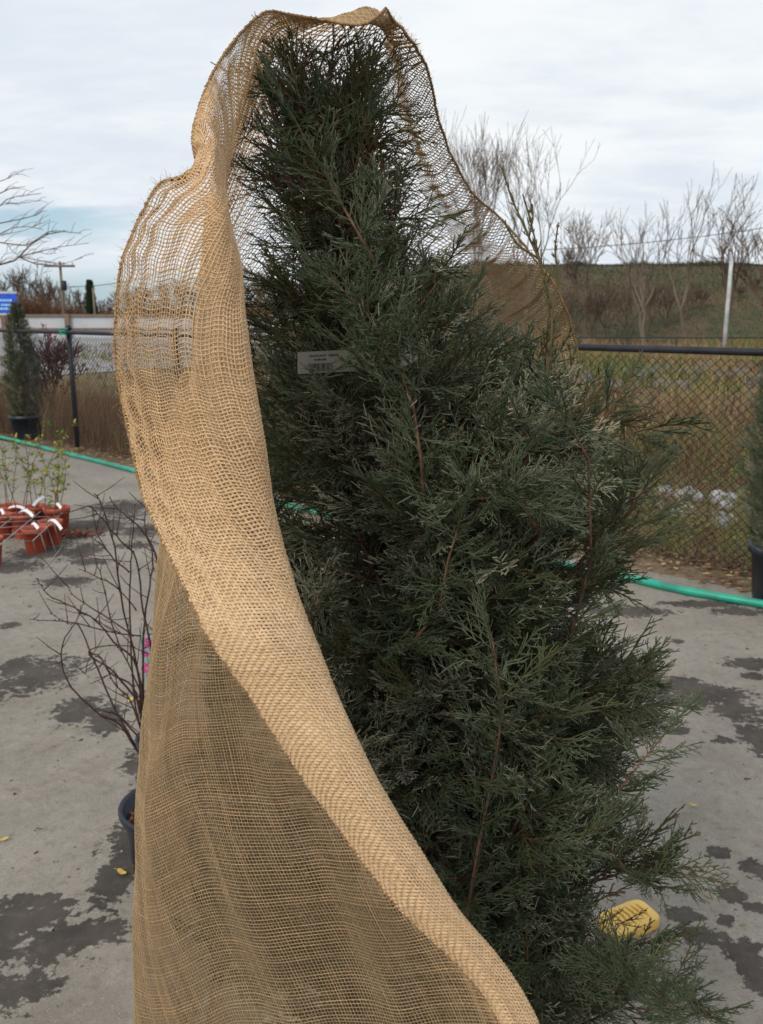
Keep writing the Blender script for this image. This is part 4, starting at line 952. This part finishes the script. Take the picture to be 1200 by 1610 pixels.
    par = ((jj[:,None]+kk[None]) % 2)*2-1.0
    print('burlap grid', nv, nu, 'lu', np.percentile(lu,[5,50,95]), 'lv', np.percentile(lv,[5,50,95]))
    sn = np.linalg.norm(np.cross(Tu, Tv), axis=2); bk = np.clip((arc-.50)/.05, 0, 1); sn = 1 - bk*(1-sn); lus = smooth_mean(lu*sn, 9); lvs = smooth_mean(lv*sn, 9)
    keepU = live.copy(); keepV = live.copy()
    for lvl, m_ in ((1, .60), (2, .30), (3, .15)):
        st = 2**lvl
        keepU &= ~((lus < PITCHU*m_) & (arc > .5) & ((kk % st) != 0)[None]); keepV &= ~((lvs < PITCHV*m_) & ((jj % st) != 0)[:,None])
    # lapel (first stretch) is the tighter-looking doubled part; its mask also paints in light
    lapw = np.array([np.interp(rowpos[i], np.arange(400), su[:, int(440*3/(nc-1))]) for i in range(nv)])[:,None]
    dense_lit = np.clip((.66-vfrac)/.12, 0, 1)*np.clip((lapw*1.06-arc)/.012, 0, 1)
    dense_lit = np.maximum(dense_lit, .55*np.exp(-((lapw-arc)/.05)**2)*np.clip((1.15-vfrac)/.1,0,1))
    coarse = (arc > .50) & (vfrac > .60) & (rarc > .15); keepU &= ~(coarse & (kk % 2 == 1)[None]); keepV &= ~(coarse & (jj % 2 == 1)[:,None])
    thick = 1 + .75*np.clip(1.2-rarc/.2,0,1)*np.clip((vfrac-.5)/.1,0,1) + .45*coarse
    RU = .00047*(1+.08*smooth_noise((nv,nu),(10,0),11)+.12*smooth_noise((nv,nu),(2,0),31))*(1+2.0*dense_lit)*thick; RV = .00052*(1+.08*smooth_noise((nv,nu),(0,10),12)+.12*smooth_noise((nv,nu),(0,2),32))*(1+1.75*dense_lit)*thick
    RU = np.clip(RU, .00034, .0020); RV = np.clip(RV, .00036, .0022)
    VV, FF, AT, off = [], [], [], 0
    def threads(Q, Nn, Bn, rad, amp, keep, tint):   # axis 0 runs along the thread
        nonlocal off
        L_, K_ = Q.shape[:2]; c = Q + Nn*amp[...,None]
        an = np.array([0, .5, 1, 1.5])*np.pi + np.pi/4
        ring = np.stack([c + Bn*(math.cos(a)*1.25*rad)[...,None] + Nn*(math.sin(a)*.85*rad)[...,None] if False else c + Bn*(math.cos(a)*1.25)*rad[...,None] + Nn*(math.sin(a)*.85)*rad[...,None] for a in an], 2)   # L,K,4,3
        idx = (np.arange(L_*K_).reshape(L_,K_)*4)[...,None] + np.arange(4)
        a = idx[:-1]; b = idx[1:]; Fq = np.stack([a, np.roll(a,-1,2), np.roll(b,-1,2), b], -1)     # L-1,K,4,4
        kp = keep[:-1] & keep[1:]; Fq = Fq[kp].reshape(-1,4)
        VV.append(ring.reshape(-1,3)); FF.append(Fq+off); AT.append(np.repeat(tint.ravel(), 4)); off += L_*K_*4
    tU = .31 + .05*smooth_noise((1,nu),(0,.3),21) + .07*smooth_noise((nv,nu),(8,0),22) + .58*dense_lit + .20*lobe; tV = .31 + .04*smooth_noise((nv,1),(.3,0),23) + .07*smooth_noise((nv,nu),(0,8),24) + .58*dense_lit + .20*lobe  # lapel threads tinted paler, painting in the light that falls on it
    amp = .00055
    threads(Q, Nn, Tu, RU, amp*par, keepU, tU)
    T_ = lambda a: np.swapaxes(a,0,1)
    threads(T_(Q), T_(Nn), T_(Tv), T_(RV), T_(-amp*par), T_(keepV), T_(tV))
    root = thing('burlap_wrap', 'loose tan burlap sheet draped like a hooded cloak round the big juniper', 'burlap sheet', (.0,1.0,0)); b0 = np.array([0,1.0,0])
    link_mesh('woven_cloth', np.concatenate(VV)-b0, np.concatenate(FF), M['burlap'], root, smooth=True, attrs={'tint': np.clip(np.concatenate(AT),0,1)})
    # hem: rolled selvedge down the left lapel, round the hood and down the right side
    def hem(line, r_, nm):
        line = np.array(line); d = np.concatenate([[0], np.cumsum(np.linalg.norm(np.diff(line,axis=0),axis=1))]); n = int(d[-1]/.0028)
        q = np.stack([np.interp(np.linspace(0,d[-1],n), d, line[:,k]) for k in range(3)], -1); 
        q += rng.normal(0,.00025,(n,3)); rad = r_*(1+.06*np.sin(np.arange(n)*1.9)+rng.normal(0,.08,n))
        m_ = MB(); m_.tube(q-b0, list(rad), 7); m_.build(nm, M['hem'], root)
        # whipped loops round the hem
        A_, B_ = [], []
        for i in range(2, n-2, 2):
            t = q[i+1]-q[i-1]; t /= np.linalg.norm(t); u = np.cross(t, [0.3,1,.1]); u /= np.linalg.norm(u); w_ = np.cross(t,u)
            pts = [q[i]+t*.0016*k/6 + (u*math.cos(k)+w_*math.sin(k))*(r_*1.08) for k in np.linspace(0,6.28,7)]
            A_ += pts[:-1]; B_ += pts[1:]
        v, f = seg_tubes(np.array(A_)-b0, np.array(B_)-b0, .0006, .0006, 3); link_mesh('hem_stitching', v, f, M['burlap'], root, attrs={'tint': np.full(len(v), .15)})
    kend = np.minimum((totR[:,0]/PITCHU).astype(int)+1, nu-1)
    hem(Q[:,0], .0015, 'hem'); hem(Q[-1][:kend[-1]+1], .0014, 'hem'); hem(smooth_line(Q[np.arange(nv), kend]), .0017, 'hem')
    # loose fibres standing off the edges and face
    n = 6500; ii = rng.integers(5, nv-5, n); kx = np.where(rng.random(n) < .3, 0, rng.integers(0, int(nu*.6), n)); a = Q[ii,kx]; d = Nn[ii,kx]*rng.choice([-1,1],n)[:,None] + rng.normal(0,.8,(n,3)); d /= np.linalg.norm(d,axis=1,keepdims=True)
    l = rng.uniform(.002,.009,n)[:,None]; mid = a+d*l*.5; e = mid + (d+rng.normal(0,.6,(n,3)))*l*.5
    v, f = seg_tubes(np.concatenate([a,mid])-b0, np.concatenate([mid,e])-b0, .00014, .0001, 3); tag(link_mesh('loose_fibres', v, f, M['burlap'], root, attrs={'tint': np.full(len(v), .7)}), kind='stuff')
def smooth_line(a, s_=5):
    k = np.ones(s_)/s_; return np.stack([np.convolve(np.pad(a[:,i], s_//2, 'edge'), k, 'valid') for i in range(3)], -1)
def smooth_mean(a, s_):
    k = np.ones(s_)/s_
    for ax in (0,1): a = np.apply_along_axis(lambda v: np.convolve(np.pad(v, s_//2, 'edge'), k, 'valid'), ax, a)
    return a
build_burlap()

# ------------------------------------------------------------------ potted junipers by the fence
def small_juniper(loc, h, rad, potr, poth, label, seed, n=1500, scale=1.9, leanx=0):
    root = thing('potted_juniper', label, 'potted tree', loc)
    m_ = MB(); m_.lathe([(potr*.82,0),(potr*.84,.01),(potr*.97,poth-.05),(potr*1.06,poth-.05),(potr*1.06,poth),(potr*.98,poth),(potr*.93,poth-.06),(.001,poth-.06)], n=28, cap=False); m_.build('pot', M['pot_black'], root)
    m_ = MB(); m_.lathe([(.001,poth-.05),(potr*.94,poth-.055)], n=20, cap=False); m_.build('soil', M['soil'], root)
    m_ = MB(); m_.tube([(0,0,poth-.08),(.01,0,poth+h*.4),(0,0,poth+h*.92)], [.02,.014,.004], 7); m_.build('trunk', M['juniper_bark'], root)
    t_ = rng.uniform(-.02, 1, n); prof = np.interp(t_, [-.02,.1,.35,.7,.9,1], [.75,.95,1,.68,.28,.04])*rad; a = rng.uniform(0,6.283,n)
    lump = 1 + .16*np.sin(a*3+t_*9+seed) + .12*np.sin(a*5-t_*17)
    rr_ = prof*lump*rng.uniform(.25,.85,n)**.6; pos = np.stack([rr_*np.cos(a)+leanx*t_, rr_*np.sin(a), poth+t_*h*.93], -1)
    d = np.stack([np.cos(a)*rng.uniform(.3,1.1,n), np.sin(a)*rng.uniform(.3,1.1,n), rng.uniform(.3,1.3,n)], -1)
    ti = .62 + .12*np.sin(a*4+t_*11) + rng.normal(0,.09,n)
    place_sprays('foliage', pos, d, rng.uniform(0,3.1,n), rng.uniform(.7,1.2,n)*scale*rad/.3*.8, ti, root, LITE, 1.9)
    return root
b0 = G(44, 688); small_juniper(b0, 1.48, .215, .20, .30, 'narrow potted juniper in front of the fence at far left', 1, n=1700, scale=1.5)
b0 = G(1232, 944); small_juniper(b0, 1.48, .27, .20, .33, 'potted juniper cut by the right edge beside the green hose', 2, n=2400, scale=1.25)

# ------------------------------------------------------------------ black pots, bare shrub, flower card
def nursery_pot(px, py_ground, rtop, h, m_, label, mul=True):
    b0 = G(px, py_ground); root = thing('nursery_pot', label, 'plant pot', b0)
    mb = MB(); rb = rtop*.78; mb.lathe([(rb*.96,0),(rb,.006),(rtop*.95,h-.03),(rtop*1.0,h-.028),(rtop*1.05,h-.02),(rtop*1.06,h-.004),(rtop*1.02,h),(rtop*.96,h-.006),(rtop*.90,h-.06),(.001,h-.065)], n=48, cap=False); mb.build('pot', m_, root)
    mb = MB(); mb.lathe([(.001,h-.045),(rtop*.5,h-.047),(rtop*.92,h-.052)], n=32, cap=False); mb.build('soil', M['soil'], root)
    n = 420; a = rng.uniform(0,6.28,n); r_ = rtop*.86*np.sqrt(rng.random(n)); c = np.stack([r_*np.cos(a), r_*np.sin(a), np.full(n,h-.043)+rng.uniform(0,.012,n)], -1); d = rng.normal(0,1,(n,3)); d[:,2] *= .35; d /= np.linalg.norm(d,axis=1,keepdims=True)
    v, f = seg_tubes(c-d*.011, c+d*.011, rng.uniform(.002,.0045,n), .002, 4); link_mesh('mulch', v, f, M['mulch'], root, smooth=False)['kind'] = 'stuff'
    return root, b0
potA, bA = nursery_pot(277, 1395, .135, .27, M['pot_blue'], 'dark blue-black pot of bark mulch nearest the camera beside the burlap')
potB, bB = nursery_pot(284, 1262, .125, .25, M['pot_blue'], 'dark pot holding the bare shrub behind the mulch pot')
def bare_potted_shrub():
    root = thing('bare_shrub', 'leafless dark red shrub with arching twigs growing from the dark pot', 'shrub', bB); base = bB
    Yb = bB[1]; o0 = bB + np.array([-.03,-.01,.205])
    main = [[(236,1180),(215,1120),(205,1000),(205,900),(208,850),(212,795)],[(232,1180),(222,1080),(195,960),(180,860),(172,830),(158,790),(148,775)],
     [(230,1190),(200,1150),(165,1080),(145,1030),(125,985),(108,980),(82,965)],[(225,1190),(190,1140),(160,1125),(120,1090),(98,1050),(100,1010),(118,980),(132,948)],
     [(226,1160),(216,1050),(180,1010),(150,975),(115,955),(75,935),(60,910)],[(222,1090),(200,1040),(175,980),(163,920),(150,880),(145,845)],
     [(232,1150),(225,1020),(232,940),(240,880),(228,830),(232,790)],[(240,1150),(240,1040),(225,960),(215,880),(190,850),(160,815),(140,795)],
     [(245,1150),(255,1000),(250,900),(235,850),(210,820),(185,800),(172,780)],[(228,1120),(200,1080),(170,1050),(140,1030),(150,1018),(200,1016),(240,1030)],
     [(225,1130),(210,1080),(175,1060),(155,1030),(140,1035),(135,1060)],[(222,1000),(180,995),(130,982),(85,976),(45,974)],[(245,1130),(262,960),(268,880),(262,830)],[(238,1100),(248,960),(262,900),(250,830),(246,800)],
     [(215,960),(185,925),(150,905),(125,895)],[(205,900),(180,880),(160,850),(150,830),(145,795)],[(230,1160),(205,1100),(180,1075),(165,1040)],[(228,1165),(185,1125),(170,1120),(150,1115)],[(210,1000),(160,965),(120,940),(105,920)],[(262,1080),(275,980),(280,920),(270,860)]]
    mb = MB(); r_ = random.Random(3)
    for k, ln in enumerate(main):
        dep = r_.uniform(-.25,.22); n0 = len(ln)
        p3 = [P(x, y, Yb + dep*(i/(n0-1))**1.0) - base for i, (x, y) in enumerate(ln)]
        if ln[0][1] > 1115: p3 = [o0 - base + np.array([r_.uniform(-.02,.02), r_.uniform(-.02,.02), 0])] + p3
        pts = []
        for i in range(len(p3)-1):
            a,b_,c,d = p3[max(i-1,0)], p3[i], p3[i+1], p3[min(i+2,len(p3)-1)]
            for t in np.linspace(0,1,5)[:-1]: pts.append(.5*((2*b_)+(-a+c)*t+(2*a-5*b_+4*c-d)*t*t+(-a+3*b_-3*c+d)*t**3) + np.array([r_.gauss(0,.0012) for _ in range(3)]))
        pts.append(p3[-1]); r0 = .0045 if ln[0][1] > 1115 else .0028
        mb.tube(pts, list(np.linspace(r0, .0012, len(pts))), 6)
        for i in range(3, len(pts), 1):
            if r_.random() < .55:      # bud
                q = pts[i]; d = np.array([r_.gauss(0,1), r_.gauss(0,1), r_.gauss(.5,.7)]); d /= np.linalg.norm(d); mb.tube([q, q+d*.003, q+d*.007], [.0022,.0026,.0008], 4)
            if r_.random() < .30:
                q = pts[i]; d = np.array([r_.gauss(-.3,1), r_.gauss(0,1), r_.gauss(.6,.6)]); d /= np.linalg.norm(d); l = r_.uniform(.03,.14)
                mb.tube([q, q+d*l*.5+np.array([0,0,.004]), q+d*l+np.array([0,0,.015])], [.0017,.0014,.0009], 4)
    mb.build('stems', M['twig'], root)
bare_potted_shrub()
fc = thing('flower_card', 'magenta flower picture card hanging among the bare shrub stems', 'plant tag', P(236, 1035, bB[1]+.05))
mb = MB(); mb.box((.014,0,0), (.085,.0015,.15)); mb.build('card', M['teal'], fc, False)
mb = MB(); rr2 = random.Random(8)
for k in range(13):
    cx, cz = rr2.uniform(-.02,.05), rr2.uniform(-.068,.068); rad = rr2.uniform(.008,.016)
    for j in range(5):
        a_ = j*1.257+k; x, z = cx+rad*.7*math.cos(a_), cz+rad*.7*math.sin(a_)
        if abs(z) < .072: mb.lathe([(rad*.5,0),(rad*.01,.001)], (0,0,0), 8, cap=False); v_ = mb.v[-1]; mb.v[-1] = np.stack([v_[:,0]+x, -.0012-v_[:,2]-.0001*j, v_[:,1]+z], -1)
mb.build('flower_print', M['pink'], fc)
# stray leaves on the pavement
for px, py, lb, sz in ((192,1374,'yellow fallen leaf lying beside the mulch pot',.016),(5,1322,'tan fallen leaf at the left edge of the pavement',.013),(204,1103,'yellow-green leaf on the pavement behind the dark pots',.020),(1090,1268,'small tan leaf on bare pavement at right',.010)):
    c = G(px, py, .006); V = []; n = 10
    for k in range(n): a_ = 2*math.pi*k/n; r_ = sz*(1+.25*math.cos(2*a_)+.1*math.sin(5*a_)); V.append((r_*math.cos(a_), r_*.7*math.sin(a_), .004+.006*abs(math.cos(a_))))
    V2 = [(x, y, z+.0008) for x, y, z in V]; mb = MB(); mb.add([(0,0,.003)]+V, [(0,k+1,(k+1)%n+1) for k in range(n)]); mb.tube([(sz*1.2,0,.007),(sz*2.2,.003,.004)], .0008, 4)
    o = mb.build('fallen_leaf', M['dryleaf']); o.location = tuple(c); o.rotation_euler = (0,0,px*.7); tag(o, lb, 'leaf')

# ------------------------------------------------------------------ terracotta pots with young shrubs
def leaf_shape(L, wd): return np.array([(0,0,0),(L*.35,wd*.5,.02*L),(L*.35,-wd*.5,.02*L),(L,0,-.12*L),(L*.7,wd*.33,-.02*L),(L*.7,-wd*.33,-.02*L)]), [(0,2,5,3,4,1)]
def terracotta(px, py, rtop, h, label, seed, stems=3, sh=.45, plant=True, tagp=None, leafy=1.0):
    r_ = random.Random(seed); b0 = G(px, py); root = thing('terracotta_pot', label, 'plant pot', b0, 0, 'terracotta pots of young shrubs')
    mb = MB(); rb = rtop*.76; mb.lathe([(rb*.95,0),(rb,.006),(rtop*.94,h*.80),(rtop*1.0,h*.80),(rtop*1.04,h*.985),(rtop*1.0,h),(rtop*.93,h*.985),(rtop*.88,h*.82),(.001,h*.8)], n=32, cap=False, jit=.006); mb.build('pot', M['pot_red'], root)
    mb = MB(); mb.lathe([(.001,h*.88),(rtop*.91,h*.87)], n=20, cap=False); mb.build('soil', M['soil'], root)
    if plant:
        pr = thing('young_shrub', 'thin yellowing young shrub in the ' + label.replace(' standing before the other pots','').replace('rearmost right terracotta pot beside the dropped soil','rear right pot beside dropped soil').replace(' cut off at the left edge nearest the camera','').replace(' of the middle row',''), 'shrub', b0 + [0,0,h*.87], 0, 'young shrubs in the terracotta pots')
        st = MB(); lf = MB()
        for s_ in range(stems):
            a_ = r_.uniform(0,6.28); d = np.array([math.cos(a_)*.22, math.sin(a_)*.22, 1]); q = np.array([math.cos(a_)*rtop*.2, math.sin(a_)*rtop*.2, -.01]); pts = [q]; L = sh*1.25*r_.uniform(.65,1.05)
            for k in range(9):
                d = d + np.array([r_.gauss(0,.09), r_.gauss(0,.09), 0]); d /= np.linalg.norm(d); q = q + d*L/9; pts.append(q)
                if k > 1 and r_.random() < .85:
                    for _ in range(2):
                        az_ = r_.uniform(0,6.28); nL = int(r_.uniform(.6,4.2)*leafy); tw = np.array([math.cos(az_), math.sin(az_), r_.uniform(.3,1)])*r_.uniform(.02,.07)
                        if nL: st.tube([q, q+tw], [.0018,.001], 4)
                        for z_ in range(nL):
                            V, Fc = leaf_shape(r_.uniform(.028,.055), r_.uniform(.012,.024)); mt = np.array(Euler((r_.uniform(-.8,.8), r_.uniform(-.9,.7), r_.uniform(0,6.28))).to_matrix()); lf.add(V @ mt.T + q + tw*r_.uniform(.4,1), Fc, np.clip(r_.gauss(.62,.25),0,1))
            st.tube(pts, list(np.linspace(.0035,.0015,len(pts))), 5)
        st.build('stems', M['stem'], pr); lf.build('leaves', M['leafgy'], pr)
    return b0 + [0,0,h]
LAB = ['front terracotta pot standing before the other pots','terracotta pot close behind the front one','rearmost right terracotta pot beside the dropped soil','broad terracotta pot in the middle row','terracotta pot at the left edge of the middle row','terracotta pot cut off at the left edge nearest the camera','terracotta pot in the back row at the far left','terracotta pot in the back row behind the white tags']
tops = [terracotta(57, 868, .082, .175, LAB[0], 1, 0, .4, False), terracotta(82, 856, .082, .175, LAB[1], 2, 2, .42), terracotta(92, 838, .095, .20, LAB[2], 3, 4, .50, leafy=1.3),
        terracotta(38, 845, .085, .18, LAB[3], 4, 3, .62), terracotta(4, 846, .085, .18, LAB[4], 5, 3, .60), terracotta(-14, 888, .085, .185, LAB[5], 6, 0, .5, False), terracotta(18, 830, .085, .18, LAB[6], 7, 3, .55), terracotta(60, 831, .085, .18, LAB[7], 8, 3, .52, leafy=1.3)]
WT = [((14,798),(50,808),'white strap tag lying across the middle pots'),((30,806),(52,812),'short white tag under the longer white strap'),((52,795),(80,782),'crumpled white tag wound round a stem'),((76,819),(97,832),'bent white tag drooping off the second pot'),((46,828),(60,831),'small white tag inside the front pot'),((-3,806),(6,808),'white tag on the left edge pot'),((84,797),(96,799),'white tag tucked behind the rear right pot')]
for a_, b_, lb in WT:
    z_ = .20; A_ = G(*a_, z_); B_ = G(*b_, z_ - (.02 if b_[1] > a_[1]+8 else -.02)); T = B_-A_; L = np.linalg.norm(T); wv = np.array([-T[1], T[0], 0])/L*.009 + np.array([0,-.003,.007]); mb = MB(); n = 6
    up = lambda t: np.array([0,0,.03*math.sin(t*math.pi)])
    V = [A_+T*t+up(t)+s_*wv-A_ for t in np.linspace(0,1,n+1) for s_ in (-1,1)]; Fc = [(2*i,2*i+2,2*i+3,2*i+1) for i in range(n)]; mb.add(V, Fc); mb.add([v-np.array([0,0,.0008]) for v in V], [f[::-1] for f in Fc])
    o = mb.build('plant_tag', M['white']); o.location = tuple(A_); tag(o, lb, 'plant tag')
# wire rack leaning over the pots
rk = thing('wire_rack', 'thin grey wire rack leaning over the terracotta pots', 'wire rack', G(60, 880)); rb_ = np.array(rk.location)
mb = MB()
for (a_, za), (b_, zb) in [(((0,857),.17),((64,804),.24)),(((52,850),.13),((98,806),.24)),(((-40,862),.17),((22,812),.24)),(((70,894),.004),((96,862),.02))]:
    mb.tube([G(*a_, za)-rb_, G(*b_, zb)-rb_], .0028, 6)
mb.build('side_wires', M['wire'], rk); mb = MB()
for (a_, za), (b_, zb) in [(((-30,814),.23),((90,812),.235)),(((-30,822),.215),((80,818),.215)),(((-30,832),.2),((74,824),.2)),(((-30,842),.185),((62,838),.16)),(((0,854),.17),((52,850),.13)),(((52,850),.13),((57,872),.005)),(((64,840),.15),((75,873),.005)),(((74,828),.17),((88,868),.005)),(((84,820),.19),((95,858),.01))]:
    mb.tube([G(*a_, za)-rb_, G(*b_, zb)-rb_], .0016, 5)
mb.build('cross_wires', M['wire'], rk)
# dropped soil clump beside pots
c = G(118, 842, 0); n = 240; q = rng.normal(0,1,(n,3))*[.09,.05,.012]; q[:,2] = abs(q[:,2])+.004; d = rng.normal(0,1,(n,3)); d /= np.linalg.norm(d,axis=1,keepdims=True)
v, f = seg_tubes(q-d*.008, q+d*.008, rng.uniform(.004,.01,n), .004, 5); o = link_mesh('spilled_soil', v, f, M['mulch'], smooth=False); o.location = tuple(c); tag(o, 'spilled heap of brown soil beside the terracotta pots', 'soil', kind='stuff')

# ------------------------------------------------------------------ yellow ridged block on the pavement
def yellow_block():
    c = G(988, 1456); root = thing('yellow_block', 'small yellow plastic block with rounded end and ridged top on the pavement', 'block', c, R(24))
    L, W, H = .155, .095, .033; out = []; n = 40
    for k in range(n):
        a_ = 2*math.pi*k/n; ca, sa = math.cos(a_), math.sin(a_); e = .42; out.append((abs(ca)**e*math.copysign(1,ca)*L/2, abs(sa)**e*math.copysign(1,sa)*W/2))
    V = []; prof = [(.97,0),(1,.004),(1,H-.008),(.975,H-.003),(.93,H)]
    for s_, z in prof: V += [(x*s_, y*s_, z + (.003*math.sin(x*30))) for x, y in out]
    Fc = [(i*n+k, i*n+(k+1)%n, (i+1)*n+(k+1)%n, (i+1)*n+k) for i in range(4) for k in range(n)]; V.append((0,0,H+.001)); Fc += [(4*n+k, 4*n+(k+1)%n, 5*n) for k in range(n)]
    mb = MB(); mb.add(V, Fc); mb.build('body', M['yellow'], root)
    for k in range(7):
        x = -.055+.0165*k; mb = MB(); mb.tube([(x,-.034,H-.001),(x+.003,-.02,H+.004),(x+.006,0,H+.005),(x+.003,.02,H+.004),(x,.034,H-.001)], .0035, 6); mb.build('ridge', M['yellow'], root)
yellow_block()
# grit and crumbs on the concrete
n = 2600; gx = rng.uniform(-3.5, 3.5, n); gy = rng.uniform(1.3, 7, n); q = np.stack([gx, gy, np.full(n,.005)], -1)
q = q[((q[:,:2]-FA) @ FN) < -.35]; n = len(q); d = rng.normal(0,1,(n,3)); d[:,2] *= .3; d /= np.linalg.norm(d,axis=1,keepdims=True); s_ = rng.exponential(.0022,n)[:,None]+.0008
v, f = seg_tubes(q-d*s_, q+d*s_, s_[:,0]*.6, s_[:,0]*.4, 4); tag(link_mesh('grit', v, f, M['litter'], smooth=False, attrs={'tint': np.repeat(rng.random(n),8)}), 'grit and crumbs scattered over the concrete', 'grit', kind='stuff')
